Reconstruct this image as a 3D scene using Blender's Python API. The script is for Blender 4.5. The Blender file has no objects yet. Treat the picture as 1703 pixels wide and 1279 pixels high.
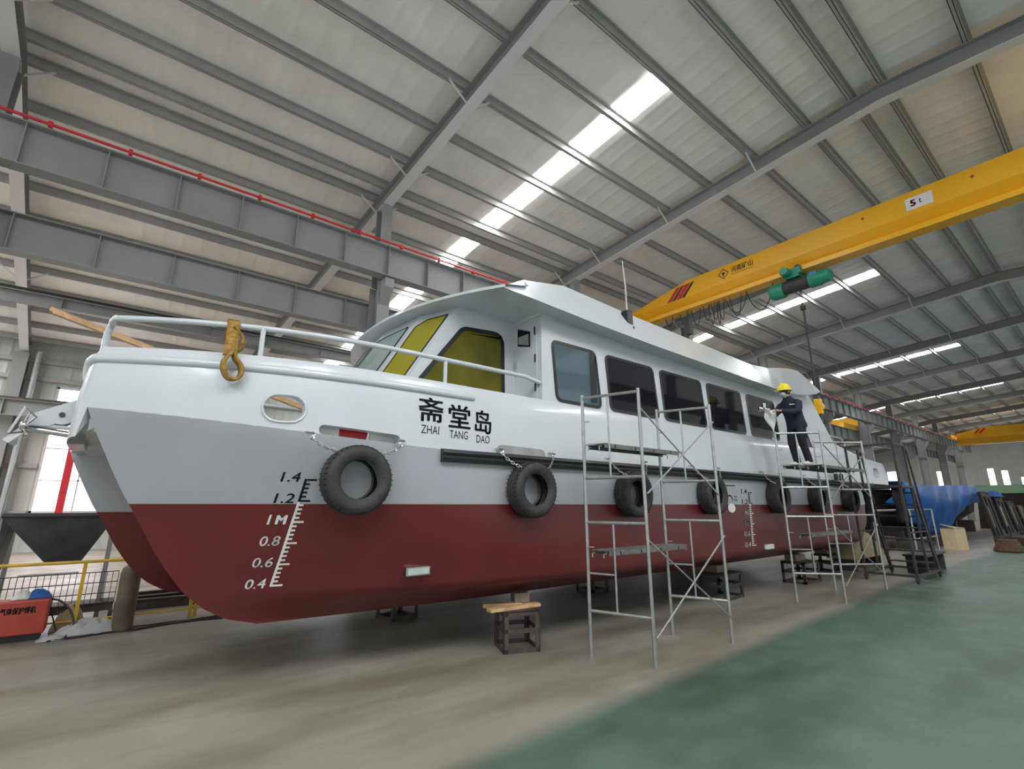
import bpy, bmesh, math, random
from mathutils import Vector, Matrix
from mathutils.bvhtree import BVHTree
random.seed(7)
S = bpy.context.scene
COL = S.collection
PI = math.pi

# ---------------------------------------------------------------- camera, world, exposure
W, H = 1703, 1279
FPX = 800.0
CAMZ = 1.72
PITCH = math.atan((840 - H / 2) / FPX)
YAW = math.radians(51.8)
cam = bpy.data.cameras.new('camera')
cam.sensor_fit = 'HORIZONTAL'; cam.sensor_width = 36.0
cam.lens = FPX / W * 36.0
cam.clip_start = 0.05; cam.clip_end = 400
co = bpy.data.objects.new('camera', cam); COL.objects.link(co)
co.location = (0, 0, CAMZ)
co.rotation_euler = (PI / 2 + PITCH, 0, YAW - PI / 2)
S.camera = co

world = bpy.data.worlds.new('overcast_sky'); S.world = world
world.use_nodes = True
wn = world.node_tree.nodes; wl = world.node_tree.links
for n in list(wn): wn.remove(n)
wo = wn.new('ShaderNodeOutputWorld'); wb = wn.new('ShaderNodeBackground')
wb.inputs[0].default_value = (0.93, 0.97, 1.0, 1); wb.inputs[1].default_value = 1.0
wl.new(wb.outputs[0], wo.inputs[0])

S.view_settings.view_transform = 'Standard'
S.view_settings.look = 'None'
S.view_settings.gamma = 1
S.view_settings.exposure = 0.0
try: S.view_settings.use_curve_mapping = False
except Exception: pass

# ---------------------------------------------------------------- materials
def new_mat(name):
    m = bpy.data.materials.new(name); m.use_nodes = True
    nt = m.node_tree; b = nt.nodes.get('Principled BSDF')
    return m, nt, b

def mat(name, col, rough=0.5, metal=0.0, var=0.06, scale=6.0, bump=0.0, bscale=60.0, coat=0.0, spec=None, trans=0.0):
    m, nt, b = new_mat(name)
    N, L = nt.nodes, nt.links
    tc = N.new('ShaderNodeTexCoord')
    nz = N.new('ShaderNodeTexNoise'); nz.inputs['Scale'].default_value = scale; nz.inputs['Detail'].default_value = 4
    L.new(tc.outputs['Object'], nz.inputs['Vector'])
    cr = N.new('ShaderNodeValToRGB')
    c = Vector(col)
    a = c * (1 - var); d = c * (1 + var)
    cr.color_ramp.elements[0].position = 0.3; cr.color_ramp.elements[1].position = 0.7
    cr.color_ramp.elements[0].color = (a[0], a[1], a[2], 1)
    cr.color_ramp.elements[1].color = (min(d[0], 1), min(d[1], 1), min(d[2], 1), 1)
    L.new(nz.outputs['Fac'], cr.inputs['Fac']); L.new(cr.outputs['Color'], b.inputs['Base Color'])
    b.inputs['Roughness'].default_value = rough; b.inputs['Metallic'].default_value = metal
    if coat: b.inputs['Coat Weight'].default_value = coat; b.inputs['Coat Roughness'].default_value = 0.08
    if spec is not None: b.inputs['Specular IOR Level'].default_value = spec
    if trans: b.inputs['Transmission Weight'].default_value = trans
    if bump:
        n2 = N.new('ShaderNodeTexNoise'); n2.inputs['Scale'].default_value = bscale; n2.inputs['Detail'].default_value = 3
        L.new(tc.outputs['Object'], n2.inputs['Vector'])
        bp = N.new('ShaderNodeBump'); bp.inputs['Strength'].default_value = bump; bp.inputs['Distance'].default_value = 0.02
        L.new(n2.outputs['Fac'], bp.inputs['Height']); L.new(bp.outputs['Normal'], b.inputs['Normal'])
    return m

def emis(name, col, strength):
    m, nt, b = new_mat(name)
    b.inputs['Base Color'].default_value = (*col, 1); b.inputs['Roughness'].default_value = 0.6
    b.inputs['Emission Color'].default_value = (*col, 1); b.inputs['Emission Strength'].default_value = strength
    return m

M = dict(
    white=mat('white_gelcoat', (0.56, 0.59, 0.625), 0.28, var=0.02, scale=2, coat=0.3),
    white_in=mat('white_paint_inside', (0.62, 0.64, 0.63), 0.5, var=0.03),
    rubber=mat('black_rubber', (0.030, 0.029, 0.027), 0.62, var=0.35, scale=9, bump=0.3, bscale=50),
    fender=mat('black_fender_rubber', (0.022, 0.024, 0.026), 0.33, var=0.2, scale=5),
    galv=mat('galvanised_tube', (0.42, 0.43, 0.42), 0.36, 0.75, var=0.15, scale=12),
    plank=mat('grimy_steel_plank', (0.16, 0.165, 0.155), 0.6, 0.3, var=0.3, scale=14),
    chrome=mat('stainless', (0.62, 0.62, 0.62), 0.16, 1.0, var=0.05),
    steel=mat('grey_painted_steel', (0.275, 0.28, 0.275), 0.55, var=0.06, scale=1.2),
    steel_l=mat('light_grey_painted_steel', (0.68, 0.66, 0.65), 0.55, var=0.05, scale=1.2),
    purlin=mat('galvanised_purlin', (0.38, 0.37, 0.355), 0.5, 0.0, var=0.08, scale=1.5),
    redrail=mat('red_conductor_bar', (0.62, 0.02, 0.035), 0.4, var=0.05),
    yellow=mat('crane_yellow', (0.86, 0.43, 0.012), 0.32, var=0.04, scale=1, coat=0.2),
    rail_y=mat('railing_yellow', (0.68, 0.44, 0.05), 0.5, var=0.15),
    black=mat('black_paint', (0.012, 0.012, 0.014), 0.4, var=0.1),
    lettering=mat('black_lettering', (0.008, 0.009, 0.013), 0.7, var=0.1, spec=0.15),
    letter_w=mat('white_lettering', (0.72, 0.70, 0.68), 0.5, var=0.05),
    red=mat('red_paint', (0.55, 0.02, 0.03), 0.4, var=0.08),
    hoist=mat('hoist_green', (0.012, 0.23, 0.14), 0.4, var=0.1),
    hoist_b=mat('hoist_label_blue', (0.02, 0.14, 0.36), 0.4),
    rimblack=mat('black_window_rim', (0.012, 0.013, 0.015), 0.25, var=0.1),
    darksteel=mat('dark_rusty_steel', (0.055, 0.048, 0.045), 0.6, 0.3, var=0.35, scale=10),
    angle=mat('brown_primer_steel', (0.075, 0.055, 0.052), 0.55, 0.2, var=0.3, scale=8),
    wood=mat('pale_timber', (0.52, 0.33, 0.17), 0.65, var=0.22, scale=9),
    woodblock=mat('grey_brown_timber', (0.22, 0.17, 0.13), 0.75, var=0.25, scale=9),
    strap=mat('ochre_webbing', (0.30, 0.17, 0.035), 0.8, var=0.45, scale=25),
    navy=mat('navy_workwear', (0.012, 0.017, 0.04), 0.8, var=0.25, scale=10),
    navy2=mat('dark_trousers', (0.011, 0.012, 0.018), 0.8, var=0.25, scale=10),
    skin=mat('skin', (0.55, 0.33, 0.25), 0.55, var=0.08),
    helmet=mat('yellow_helmet', (0.86, 0.70, 0.04), 0.3, var=0.03),
    mask=mat('pale_blue_mask', (0.50, 0.63, 0.68), 0.7),
    cloth_w=mat('white_cloth', (0.62, 0.62, 0.60), 0.85, var=0.12),
    blue=mat('blue_tarpaulin', (0.015, 0.13, 0.46), 0.42, var=0.35, scale=1.2),
    blue2=mat('blue_cloth', (0.02, 0.10, 0.34), 0.7, var=0.25),
    sheet=mat('white_plastic_sheet', (0.45, 0.45, 0.46), 0.5, var=0.08),
    cardboard=mat('cardboard', (0.66, 0.52, 0.33), 0.8, var=0.08),
    cardtop=mat('tan_canvas', (0.42, 0.34, 0.20), 0.8, var=0.2),
    machine=mat('red_machine_case', (0.42, 0.055, 0.035), 0.45, var=0.08),
    cylinder=mat('gas_cylinder_brown', (0.13, 0.10, 0.07), 0.55, var=0.35, scale=4),
    skip=mat('dark_skip_steel', (0.055, 0.06, 0.066), 0.45, 0.2, var=0.3, scale=5),
    green=mat('green_paint', (0.045, 0.17, 0.05), 0.5, var=0.2),
    hose=mat('black_hose', (0.018, 0.018, 0.018), 0.5),
    brown=mat('rope_brown', (0.13, 0.075, 0.04), 0.85, var=0.4, scale=20),
    reflect_grey=mat('painted_reflection_grey', (0.35, 0.36, 0.33), 0.4, 0.2, var=0.2),
    pad=mat('pale_green_lamp_glass', (0.42, 0.50, 0.46), 0.3, var=0.1),
    recess=mat('bare_grey_plate', (0.30, 0.30, 0.285), 0.5, var=0.15, scale=7),
    sky_pane=emis('translucent_skylight', (0.98, 1.0, 1.0), 22.0),
    win_pane=emis('daylight_in_window', (0.96, 0.93, 1.0), 4.0),
    olive=mat('olive_tan_cover', (0.30, 0.25, 0.13), 0.7, var=0.2),
    teal=mat('grey_green_plate', (0.25, 0.32, 0.29), 0.5),
)

def hull_mat():
    m, nt, b = new_mat('hull_red_and_grey_paint')
    N, L = nt.nodes, nt.links
    tc = N.new('ShaderNodeTexCoord'); sep = N.new('ShaderNodeSeparateXYZ')
    geo = N.new('ShaderNodeNewGeometry')
    L.new(tc.outputs['Object'], sep.inputs[0])
    gt = N.new('ShaderNodeMath'); gt.operation = 'GREATER_THAN'; gt.inputs[1].default_value = 1.73
    L.new(sep.outputs['Z'], gt.inputs[0])
    nz = N.new('ShaderNodeTexNoise'); nz.inputs['Scale'].default_value = 1.3; nz.inputs['Detail'].default_value = 4
    L.new(tc.outputs['Object'], nz.inputs['Vector'])
    r1 = N.new('ShaderNodeValToRGB'); r2 = N.new('ShaderNodeValToRGB')
    for r, c0, c1 in ((r1, (0.098, 0.0115, 0.013), (0.122, 0.015, 0.016)), (r2, (0.325, 0.34, 0.37), (0.355, 0.37, 0.40))):
        r.color_ramp.elements[0].position = 0.3; r.color_ramp.elements[1].position = 0.7
        r.color_ramp.elements[0].color = (*c0, 1); r.color_ramp.elements[1].color = (*c1, 1)
        L.new(nz.outputs['Fac'], r.inputs['Fac'])
    mx = N.new('ShaderNodeMix'); mx.data_type = 'RGBA'
    L.new(gt.outputs[0], mx.inputs['Factor']); L.new(r1.outputs[0], mx.inputs['A']); L.new(r2.outputs[0], mx.inputs['B'])
    L.new(mx.outputs['Result'], b.inputs['Base Color'])
    rr = N.new('ShaderNodeMapRange'); rr.inputs['To Min'].default_value = 0.36; rr.inputs['To Max'].default_value = 0.42
    L.new(gt.outputs[0], rr.inputs['Value']); L.new(rr.outputs[0], b.inputs['Roughness'])
    return m
M['hull'] = hull_mat()

def glass_mat(name, col, rough=0.06, spec=0.5):
    m, nt, b = new_mat(name)
    b.inputs['Base Color'].default_value = (*col, 1); b.inputs['Roughness'].default_value = rough
    b.inputs['Specular IOR Level'].default_value = spec
    return m
M['glass_dark'] = glass_mat('smoked_glass', (0.010, 0.011, 0.014), 0.04, 0.10)
M['glass_reflect'] = glass_mat('glass_with_painted_reflection', (0.075, 0.12, 0.14))  # bluish reflection put into the base colour of the foremost cabin pane
def film_mat():
    m, nt, b = new_mat('yellow_protective_film')
    N, L = nt.nodes, nt.links
    tc = N.new('ShaderNodeTexCoord'); nz = N.new('ShaderNodeTexNoise'); nz.inputs['Scale'].default_value = 2.2
    L.new(tc.outputs['Object'], nz.inputs['Vector'])
    r = N.new('ShaderNodeValToRGB')
    r.color_ramp.elements[0].position = 0.3; r.color_ramp.elements[0].color = (0.065, 0.062, 0.003, 1)
    r.color_ramp.elements[1].position = 0.75; r.color_ramp.elements[1].color = (0.15, 0.135, 0.005, 1)
    L.new(nz.outputs['Fac'], r.inputs['Fac']); L.new(r.outputs[0], b.inputs['Base Color'])
    b.inputs['Roughness'].default_value = 0.3; b.inputs['Specular IOR Level'].default_value = 0.25
    return m
M['film'] = film_mat()
m, nt, b = new_mat('bright_yellow_film'); b.inputs['Base Color'].default_value = (0.30, 0.265, 0.02, 1); b.inputs['Roughness'].default_value = 0.25; M['film2'] = m
M['glass_clear'] = glass_mat('pale_windscreen_glass', (0.30, 0.38, 0.38))

def floor_mat():
    m, nt, b = new_mat('workshop_floor')
    N, L = nt.nodes, nt.links
    tc = N.new('ShaderNodeTexCoord'); sep = N.new('ShaderNodeSeparateXYZ')
    L.new(tc.outputs['Object'], sep.inputs[0])
    def noise(s, d=5, w=0.5):
        n = N.new('ShaderNodeTexNoise'); n.inputs['Scale'].default_value = s; n.inputs['Detail'].default_value = d
        n.inputs['Roughness'].default_value = w; L.new(tc.outputs['Object'], n.inputs['Vector']); return n
    def ramp(src, c0, c1, p0=0.35, p1=0.65):
        r = N.new('ShaderNodeValToRGB'); r.color_ramp.elements[0].position = p0; r.color_ramp.elements[1].position = p1
        r.color_ramp.elements[0].color = (*c0, 1); r.color_ramp.elements[1].color = (*c1, 1)
        L.new(src.outputs['Fac'], r.inputs['Fac']); return r
    def math_(op, a, bb):
        n = N.new('ShaderNodeMath'); n.operation = op
        for i, v in enumerate((a, bb)):
            if isinstance(v, (int, float)): n.inputs[i].default_value = v
            else: L.new(v, n.inputs[i])
        return n.outputs[0]
    n1 = noise(0.55, 5, 0.6); n2 = noise(2.5, 4); n3 = noise(0.35, 3)
    conc = ramp(n1, (0.24, 0.22, 0.185), (0.33, 0.31, 0.262))
    green = ramp(n2, (0.068, 0.120, 0.090), (0.095, 0.155, 0.118))
    dirt = ramp(n2, (0.24, 0.20, 0.16), (0.38, 0.33, 0.27))
    # green walkway: y below a line slowly rising with x, edge worn by noise
    edge = math_('MULTIPLY_ADD', sep.outputs['X'], 0.045)
    edge.node.inputs[2].default_value = 3.10
    wob = math_('MULTIPLY', n3.outputs['Fac'], 0.25)
    yy = math_('ADD', sep.outputs['Y'], wob)
    emin = math_('MINIMUM', edge, 3.8)
    dlt = math_('SUBTRACT', emin, yy)
    mr = N.new('ShaderNodeMapRange'); mr.inputs['From Min'].default_value = -0.24; mr.inputs['From Max'].default_value = 0.02
    L.new(dlt, mr.inputs['Value'])
    mx = N.new('ShaderNodeMix'); mx.data_type = 'RGBA'
    L.new(mr.outputs[0], mx.inputs['Factor']); L.new(conc.outputs[0], mx.inputs['A']); L.new(green.outputs[0], mx.inputs['B'])
    dd = N.new('ShaderNodeMapRange'); dd.inputs['From Min'].default_value = 9.75; dd.inputs['From Max'].default_value = 10.0
    L.new(sep.outputs['Y'], dd.inputs['Value'])
    mx2 = N.new('ShaderNodeMix'); mx2.data_type = 'RGBA'
    L.new(dd.outputs[0], mx2.inputs['Factor']); L.new(mx.outputs['Result'], mx2.inputs['A']); L.new(dirt.outputs[0], mx2.inputs['B'])
    # dark stain of old coating under the boat
    mp = N.new('ShaderNodeMapping'); mp.inputs['Scale'].default_value = (0.38, 1.5, 1); L.new(tc.outputs['Object'], mp.inputs['Vector'])
    st = N.new('ShaderNodeTexNoise'); st.inputs['Scale'].default_value = 0.75; st.inputs['Detail'].default_value = 6; st.inputs['Roughness'].default_value = 0.6; L.new(mp.outputs[0], st.inputs['Vector'])
    sr = ramp(st, (1, 1, 1), (0.55, 0.49, 0.43), 0.44, 0.64)
    mx3 = N.new('ShaderNodeMix'); mx3.data_type = 'RGBA'; mx3.blend_type = 'MULTIPLY'; mx3.inputs['Factor'].default_value = 0.75
    L.new(mx2.outputs['Result'], mx3.inputs['A']); L.new(sr.outputs[0], mx3.inputs['B'])
    L.new(mx3.outputs['Result'], b.inputs['Base Color'])
    rr = N.new('ShaderNodeMapRange'); rr.inputs['To Min'].default_value = 0.30; rr.inputs['To Max'].default_value = 0.60
    L.new(n1.outputs['Fac'], rr.inputs['Value']); L.new(rr.outputs[0], b.inputs['Roughness'])
    return m
M['floor'] = floor_mat()

def ribbed(name, col, axis, period, rough=0.5, depth=0.02, var=0.04):
    m, nt, b = new_mat(name)
    N, L = nt.nodes, nt.links
    tc = N.new('ShaderNodeTexCoord'); sep = N.new('ShaderNodeSeparateXYZ'); L.new(tc.outputs['Object'], sep.inputs[0])
    a = N.new('ShaderNodeMath'); a.operation = 'MULTIPLY'; a.inputs[1].default_value = 2 * PI / period
    L.new(sep.outputs[axis], a.inputs[0])
    s = N.new('ShaderNodeMath'); s.operation = 'SINE'; L.new(a.outputs[0], s.inputs[0])
    p = N.new('ShaderNodeMath'); p.operation = 'POWER'; p.inputs[1].default_value = 8
    L.new(s.outputs[0], p.inputs[0])
    nz = N.new('ShaderNodeTexNoise'); nz.inputs['Scale'].default_value = 1.1; nz.inputs['Detail'].default_value = 6
    L.new(tc.outputs['Object'], nz.inputs['Vector'])
    ad = N.new('ShaderNodeMath'); ad.operation = 'ADD'; L.new(p.outputs[0], ad.inputs[0]); L.new(nz.outputs['Fac'], ad.inputs[1])
    bp = N.new('ShaderNodeBump'); bp.inputs['Distance'].default_value = depth; bp.inputs['Strength'].default_value = 0.6
    L.new(ad.outputs[0], bp.inputs['Height']); L.new(bp.outputs['Normal'], b.inputs['Normal'])
    r = N.new('ShaderNodeValToRGB'); c = Vector(col)
    r.color_ramp.elements[0].position = 0.3; r.color_ramp.elements[1].position = 0.7
    r.color_ramp.elements[0].color = (*(c * (1 - var)), 1); r.color_ramp.elements[1].color = (*(c * (1 + var)), 1)
    L.new(nz.outputs['Fac'], r.inputs['Fac']); L.new(r.outputs[0], b.inputs['Base Color'])
    b.inputs['Roughness'].default_value = rough
    return m
M['roof'] = ribbed('roof_insulation_facing', (0.86, 0.825, 0.78), 'X', 1.0, 0.55, 0.02, 0.07)
M['wall'] = ribbed('ribbed_wall_sheet', (0.50, 0.53, 0.50), 'X', 0.75, 0.5, 0.03)
M['wall_e'] = ribbed('ribbed_end_wall_sheet', (0.50, 0.53, 0.50), 'Y', 0.75, 0.5, 0.03)

# ---------------------------------------------------------------- mesh builder
def sharpen(bm, deg=38):
    for e in bm.edges:
        if len(e.link_faces) == 2 and e.calc_face_angle(0) > math.radians(deg): e.smooth = False
class MB:
    def __init__(s): s.v = []; s.f = []; s.sm = []
    def add(s, vs, fs, smooth=False):
        o = len(s.v); s.v += [tuple(v) for v in vs]
        s.f += [tuple(i + o for i in f) for f in fs]; s.sm += [smooth] * len(fs); return s
    def box(s, a, b):
        x0, y0, z0 = a; x1, y1, z1 = b
        vs = [(x0, y0, z0), (x1, y0, z0), (x1, y1, z0), (x0, y1, z0), (x0, y0, z1), (x1, y0, z1), (x1, y1, z1), (x0, y1, z1)]
        return s.add(vs, [(0, 3, 2, 1), (4, 5, 6, 7), (0, 1, 5, 4), (1, 2, 6, 5), (2, 3, 7, 6), (3, 0, 4, 7)])
    def bar(s, p, q, w, h, up=(0, 0, 1)):
        p = Vector(p); q = Vector(q); d = (q - p).normalized(); u = Vector(up)
        if abs(d.dot(u)) > 0.98: u = Vector((0, 1, 0))
        r = d.cross(u).normalized(); u = r.cross(d).normalized()
        vs = []
        for c in (p, q):
            for a, b in ((-1, -1), (1, -1), (1, 1), (-1, 1)): vs.append(c + r * a * w / 2 + u * b * h / 2)
        return s.add(vs, [(3, 2, 1, 0), (4, 5, 6, 7), (0, 1, 5, 4), (1, 2, 6, 5), (2, 3, 7, 6), (3, 0, 4, 7)])
    def tube(s, pts, r, n=8, closed=False, cap=True):
        pts = [Vector(p) for p in pts]; m = len(pts); rings = []
        prev = None
        for i, p in enumerate(pts):
            if closed: t = pts[(i + 1) % m] - pts[i - 1]
            else: t = pts[min(i + 1, m - 1)] - pts[max(i - 1, 0)]
            t.normalize()
            if prev is None:
                u = Vector((0, 0, 1)) if abs(t.z) < 0.9 else Vector((1, 0, 0))
            else: u = prev
            a = (u - t * u.dot(t)).normalized(); b = t.cross(a); prev = a
            rr = r[i] if isinstance(r, (list, tuple)) else r
            rings.append([p + (a * math.cos(2 * PI * k / n) + b * math.sin(2 * PI * k / n)) * rr for k in range(n)])
        vs = [v for g in rings for v in g]; fs = []
        for i in range(m if closed else m - 1):
            j = (i + 1) % m
            for k in range(n): fs.append((i * n + k, i * n + (k + 1) % n, j * n + (k + 1) % n, j * n + k))
        if cap and not closed: fs += [tuple(range(n))[::-1], tuple((m - 1) * n + k for k in range(n))]
        return s.add(vs, fs, True)
    def lathe(s, prof, c, axis='Z', n=24, closed=False):
        c = Vector(c); vs = []; m = len(prof)
        for r, h in prof:
            for k in range(n):
                a = 2 * PI * k / n; x, y = r * math.cos(a), r * math.sin(a)
                vs.append(c + (Vector((x, y, h)) if axis == 'Z' else Vector((x, h, y)) if axis == 'Y' else Vector((h, x, y))))
        fs = []
        for i in range(m if closed else m - 1):
            j = (i + 1) % m
            for k in range(n): fs.append((i * n + k, i * n + (k + 1) % n, j * n + (k + 1) % n, j * n + k))
        if not closed: fs += [tuple(range(n))[::-1], tuple((m - 1) * n + k for k in range(n))]
        return s.add(vs, fs, True)
    def grid(s, rows, smooth=True, close=False, flip=False):
        n = len(rows[0]); vs = [p for r in rows for p in r]; fs = []
        for i in range(len(rows) - 1):
            for k in range(n if close else n - 1):
                q = (i * n + k, i * n + (k + 1) % n, (i + 1) * n + (k + 1) % n, (i + 1) * n + k)
                fs.append(q[::-1] if flip else q)
        return s.add(vs, fs, smooth)
    def prism(s, poly, vec, smooth=False):
        n = len(poly); v = Vector(vec); vs = [Vector(p) for p in poly] + [Vector(p) + v for p in poly]
        fs = [tuple(range(n))[::-1], tuple(range(n, 2 * n))] + [(i, (i + 1) % n, n + (i + 1) % n, n + i) for i in range(n)]
        return s.add(vs, fs, smooth)
    def ball(s, c, r, n=12, sc=(1, 1, 1)):
        rings = []
        for i in range(n // 2 + 1):
            a = PI * i / (n // 2)
            rings.append([(c[0] + sc[0] * r * math.sin(a) * math.cos(2 * PI * k / n), c[1] + sc[1] * r * math.sin(a) * math.sin(2 * PI * k / n), c[2] + sc[2] * r * math.cos(a)) for k in range(n)])
        return s.grid(rings, True, True)
    def chain(s, p, q, sag=0.02, link=0.045):
        p = Vector(p); q = Vector(q); L = (q - p).length; n = max(2, int(L / (link * 0.72)))
        for i in range(n):
            t = (i + 0.5) / n; c = p.lerp(q, t) - Vector((0, 0, sag * 4 * t * (1 - t)))
            d = (q - p).normalized(); u = d.cross(Vector((0, 0, 1) if i % 2 else (0, 1, 0))).normalized()
            pts = []
            for k in range(8):
                a = 2 * PI * k / 8; pts.append(c + d * math.cos(a) * link / 2 + u * math.sin(a) * link * 0.3)
            s.tube(pts, link * 0.11, 5, closed=True)
        return s
    def build(s, name, mt, parent=None, loc=None, bevel=0, fix=True):
        L = Vector(loc) if loc is not None else (ORG.get(parent.name, Vector((0, 0, 0))) if parent else Vector((0, 0, 0)))
        me = bpy.data.meshes.new(name)
        me.from_pydata([tuple(Vector(v) - L) for v in s.v], [], s.f)
        me.polygons.foreach_set('use_smooth', s.sm); me.update()
        if fix:
            bm = bmesh.new(); bm.from_mesh(me)
            bmesh.ops.remove_doubles(bm, verts=bm.verts, dist=1e-5)
            bmesh.ops.recalc_face_normals(bm, faces=bm.faces); sharpen(bm); bm.to_mesh(me); bm.free()
        me.materials.append(mt if not isinstance(mt, str) else M[mt])
        o = bpy.data.objects.new(name, me); COL.objects.link(o)
        if parent: o.parent = parent; ORG[o.name] = L
        elif loc is not None: o.location = L; ORG[o.name] = L
        if bevel:
            bv = o.modifiers.new('bevel', 'BEVEL'); bv.width = bevel; bv.segments = 2; bv.limit_method = 'ANGLE'
        return o
ORG = {}
def tag(o, label, cat, group=None, kind=None):
    o['label'] = label; o['category'] = cat
    if group: o['group'] = group
    if kind: o['kind'] = kind
    return o
def thing(name, label, cat, loc=(0, 0, 0), group=None):
    o = bpy.data.objects.new(name, None); COL.objects.link(o); o.location = loc; o.empty_display_size = 0.2
    ORG[o.name] = Vector(loc)
    return tag(o, label, cat, group)
def dup(root, loc, label=None, rotz=None, scale=None):
    r = root.copy(); COL.objects.link(r); r.location = loc
    if rotz is not None: r.rotation_euler = (0, 0, rotz)
    if scale: r.scale = scale
    if label: r['label'] = label
    for ch in list(root.children):
        c = ch.copy(); COL.objects.link(c); c.parent = r
        for g in list(ch.children):
            d = g.copy(); COL.objects.link(d); d.parent = c
    return r
def struct(o): o['kind'] = 'structure'; return o

# ---------------------------------------------------------------- hall geometry
YC, YW, XE, XB, YN = 11.6, 26.2, 80.0, -13.0, -7.8
BAYS = [-10.4 + 7.5 * i for i in range(13)]       # column lines along the hall
SKEW = -0.07
def zp(y):                                        # underside of purlins
    if y < 2: return 11.2 - 0.08 * (2 - y)
    if y < YC: return 11.2 - 0.09 * (y - 2)
    return 11.2 - 0.09 * (YC - 2) - 0.165 * (y - YC)
def rx(x, y): return x + (SKEW * (y - YC) if y > YC else 0.5 * SKEW * (y - YC))

mb = MB().box((XB, YN - 6, -0.2), (XE, YW, 0)); struct(mb.build('floor', 'floor'))
mb = MB()
ys = [YN, 2, YC, YW]
mb.grid([[(XB, y, zp(y) + 0.2), (XE, y, zp(y) + 0.2)] for y in ys] , False)
o = mb.build('ceiling', 'roof'); so = o.modifiers.new('s', 'SOLIDIFY'); so.thickness = 0.08; so.offset = 1
struct(o)
# purlins: one continuous rail each
pur = [1.85, 2.45, 3.45, 4.8, 6.15, 7.55, 8.95, 10.3, 11.45, 12.05, 13.3, 14.7, 16.1, 17.5, 18.9, 20.3, 21.7, 23.1, 24.5, 25.8, 0.4, -1.0, -2.4, -3.8, -5.2, -6.6]
for i, y in enumerate(pur):
    z = zp(y)
    mb = MB().box((XB, y - 0.012, z), (XE, y + 0.012, z + 0.195)).box((XB, y, z), (XE, y + 0.075, z + 0.02)).box((XB, y - 0.07, z + 0.178), (XE, y, z + 0.195))
    mb.box((XB, y + 0.062, z), (XE, y + 0.075, z + 0.045))
    tag(mb.build('roof_purlin', 'purlin', loc=(XB, y, z)), 'galvanised purlin running the length of the hall under the roof sheets', 'purlin', 'roof purlins')
# a lighter eaves strut pair next to the column line
# rafters
RL = {0: 'grey steel rafter at the near gable behind the bow', 1: 'pale steel rafter at the upper left edge of the photo', 2: 'grey steel rafter running down to the column behind the wheelhouse roof',
      3: 'grey steel rafter running down to the column behind the whip antenna', 4: 'grey steel rafter crossing just behind the yellow crane girder'}
for i, X in enumerate(BAYS):
    r = thing('roof_rafter', RL.get(i - 0, 'grey steel rafter in the far bays beyond the boat'), 'rafter', (X, YC, zp(YC)), None if i < 5 else 'far roof rafters')
    YS = [YN, -3, 2, 6.8, YC, 16, 21, YW]
    def sec(y): return 0.42 if y < 9 else 0.42 + (y - 9) * 0.06 if y < YC else 0.45
    bot = MB(); top = MB(); web = MB()
    for a, b in zip(YS[:-1], YS[1:]):
        pa = Vector((rx(X, a), a, zp(a))); pb = Vector((rx(X, b), b, zp(b)))
        da, db = Vector((0, 0, sec(a))), Vector((0, 0, sec(b)))
        bot.bar(pa - da, pb - db, 0.26, 0.018, up=(0, 0, 1)); top.bar(pa - Vector((0, 0, .01)), pb - Vector((0, 0, .01)), 0.26, 0.018)
        web.prism([pa + Vector((-.006, 0, 0)), pb + Vector((-.006, 0, 0)), pb - db + Vector((-.006, 0, 0)), pa - da + Vector((-.006, 0, 0))], (0.012, 0, 0))
    bot.build('bottom_flange', 'steel_l', r); top.build('top_flange', 'steel', r); web.build('web', 'steel', r)
    if i < 8:
        for k, y in enumerate(pur[3:]):
            if k % 2 or y > 22: continue
            x = rx(X, y)
            fb = MB()
            for sg in (-1, 1): fb.bar((x, y, zp(y) - 0.40), (x + sg * 0.55, y, zp(y) + 0.03), 0.035, 0.035)
            fb.build('fly_brace', 'steel_l', r)
# skylight strips (each strip is one window of the roof); wide ones are unseen, added for light
wi = 1
for xs, lo_y, hi_y, hw_ in [(BAYS[i] + 3.4, 4.5, 25.9, .33) for i in range(2, 12, 2)] + [(BAYS[i] + dx_, -6.7, -0.5, .7) for i, dx_ in ((0, 0.5), (0, 3.5), (1, 0.2), (1, 3.6), (2, 2.0), (3, 3.5), (6, 3.5))] + [(BAYS[0] + dx_, 12.5, 25.9, .8) for dx_ in (0.5, 3.8)]:
    pn = MB()
    P = sorted([y for y in pur if lo_y < y < hi_y])
    for a, c in zip(P[:-1], P[1:]):
        if c - a < 0.8: continue
        a2, c2 = a + 0.06, c - 0.06
        za, zc = zp(a2) + 0.185, zp(c2) + 0.185
        xa, xc = rx(xs, a2), rx(xs, c2)
        pn.add([(xa - hw_, a2, za), (xa + hw_, a2, za), (xc + hw_, c2, zc), (xc - hw_, c2, zc), (xa - hw_, a2, za + .02), (xa + hw_, a2, za + .02), (xc + hw_, c2, zc + .02), (xc - hw_, c2, zc + .02)],
               [(0, 1, 2, 3), (7, 6, 5, 4), (0, 4, 5, 1), (1, 5, 6, 2), (2, 6, 7, 3), (3, 7, 4, 0)])
    o = struct(pn.build('window_%d' % wi, 'sky_pane')); wi += 1
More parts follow.
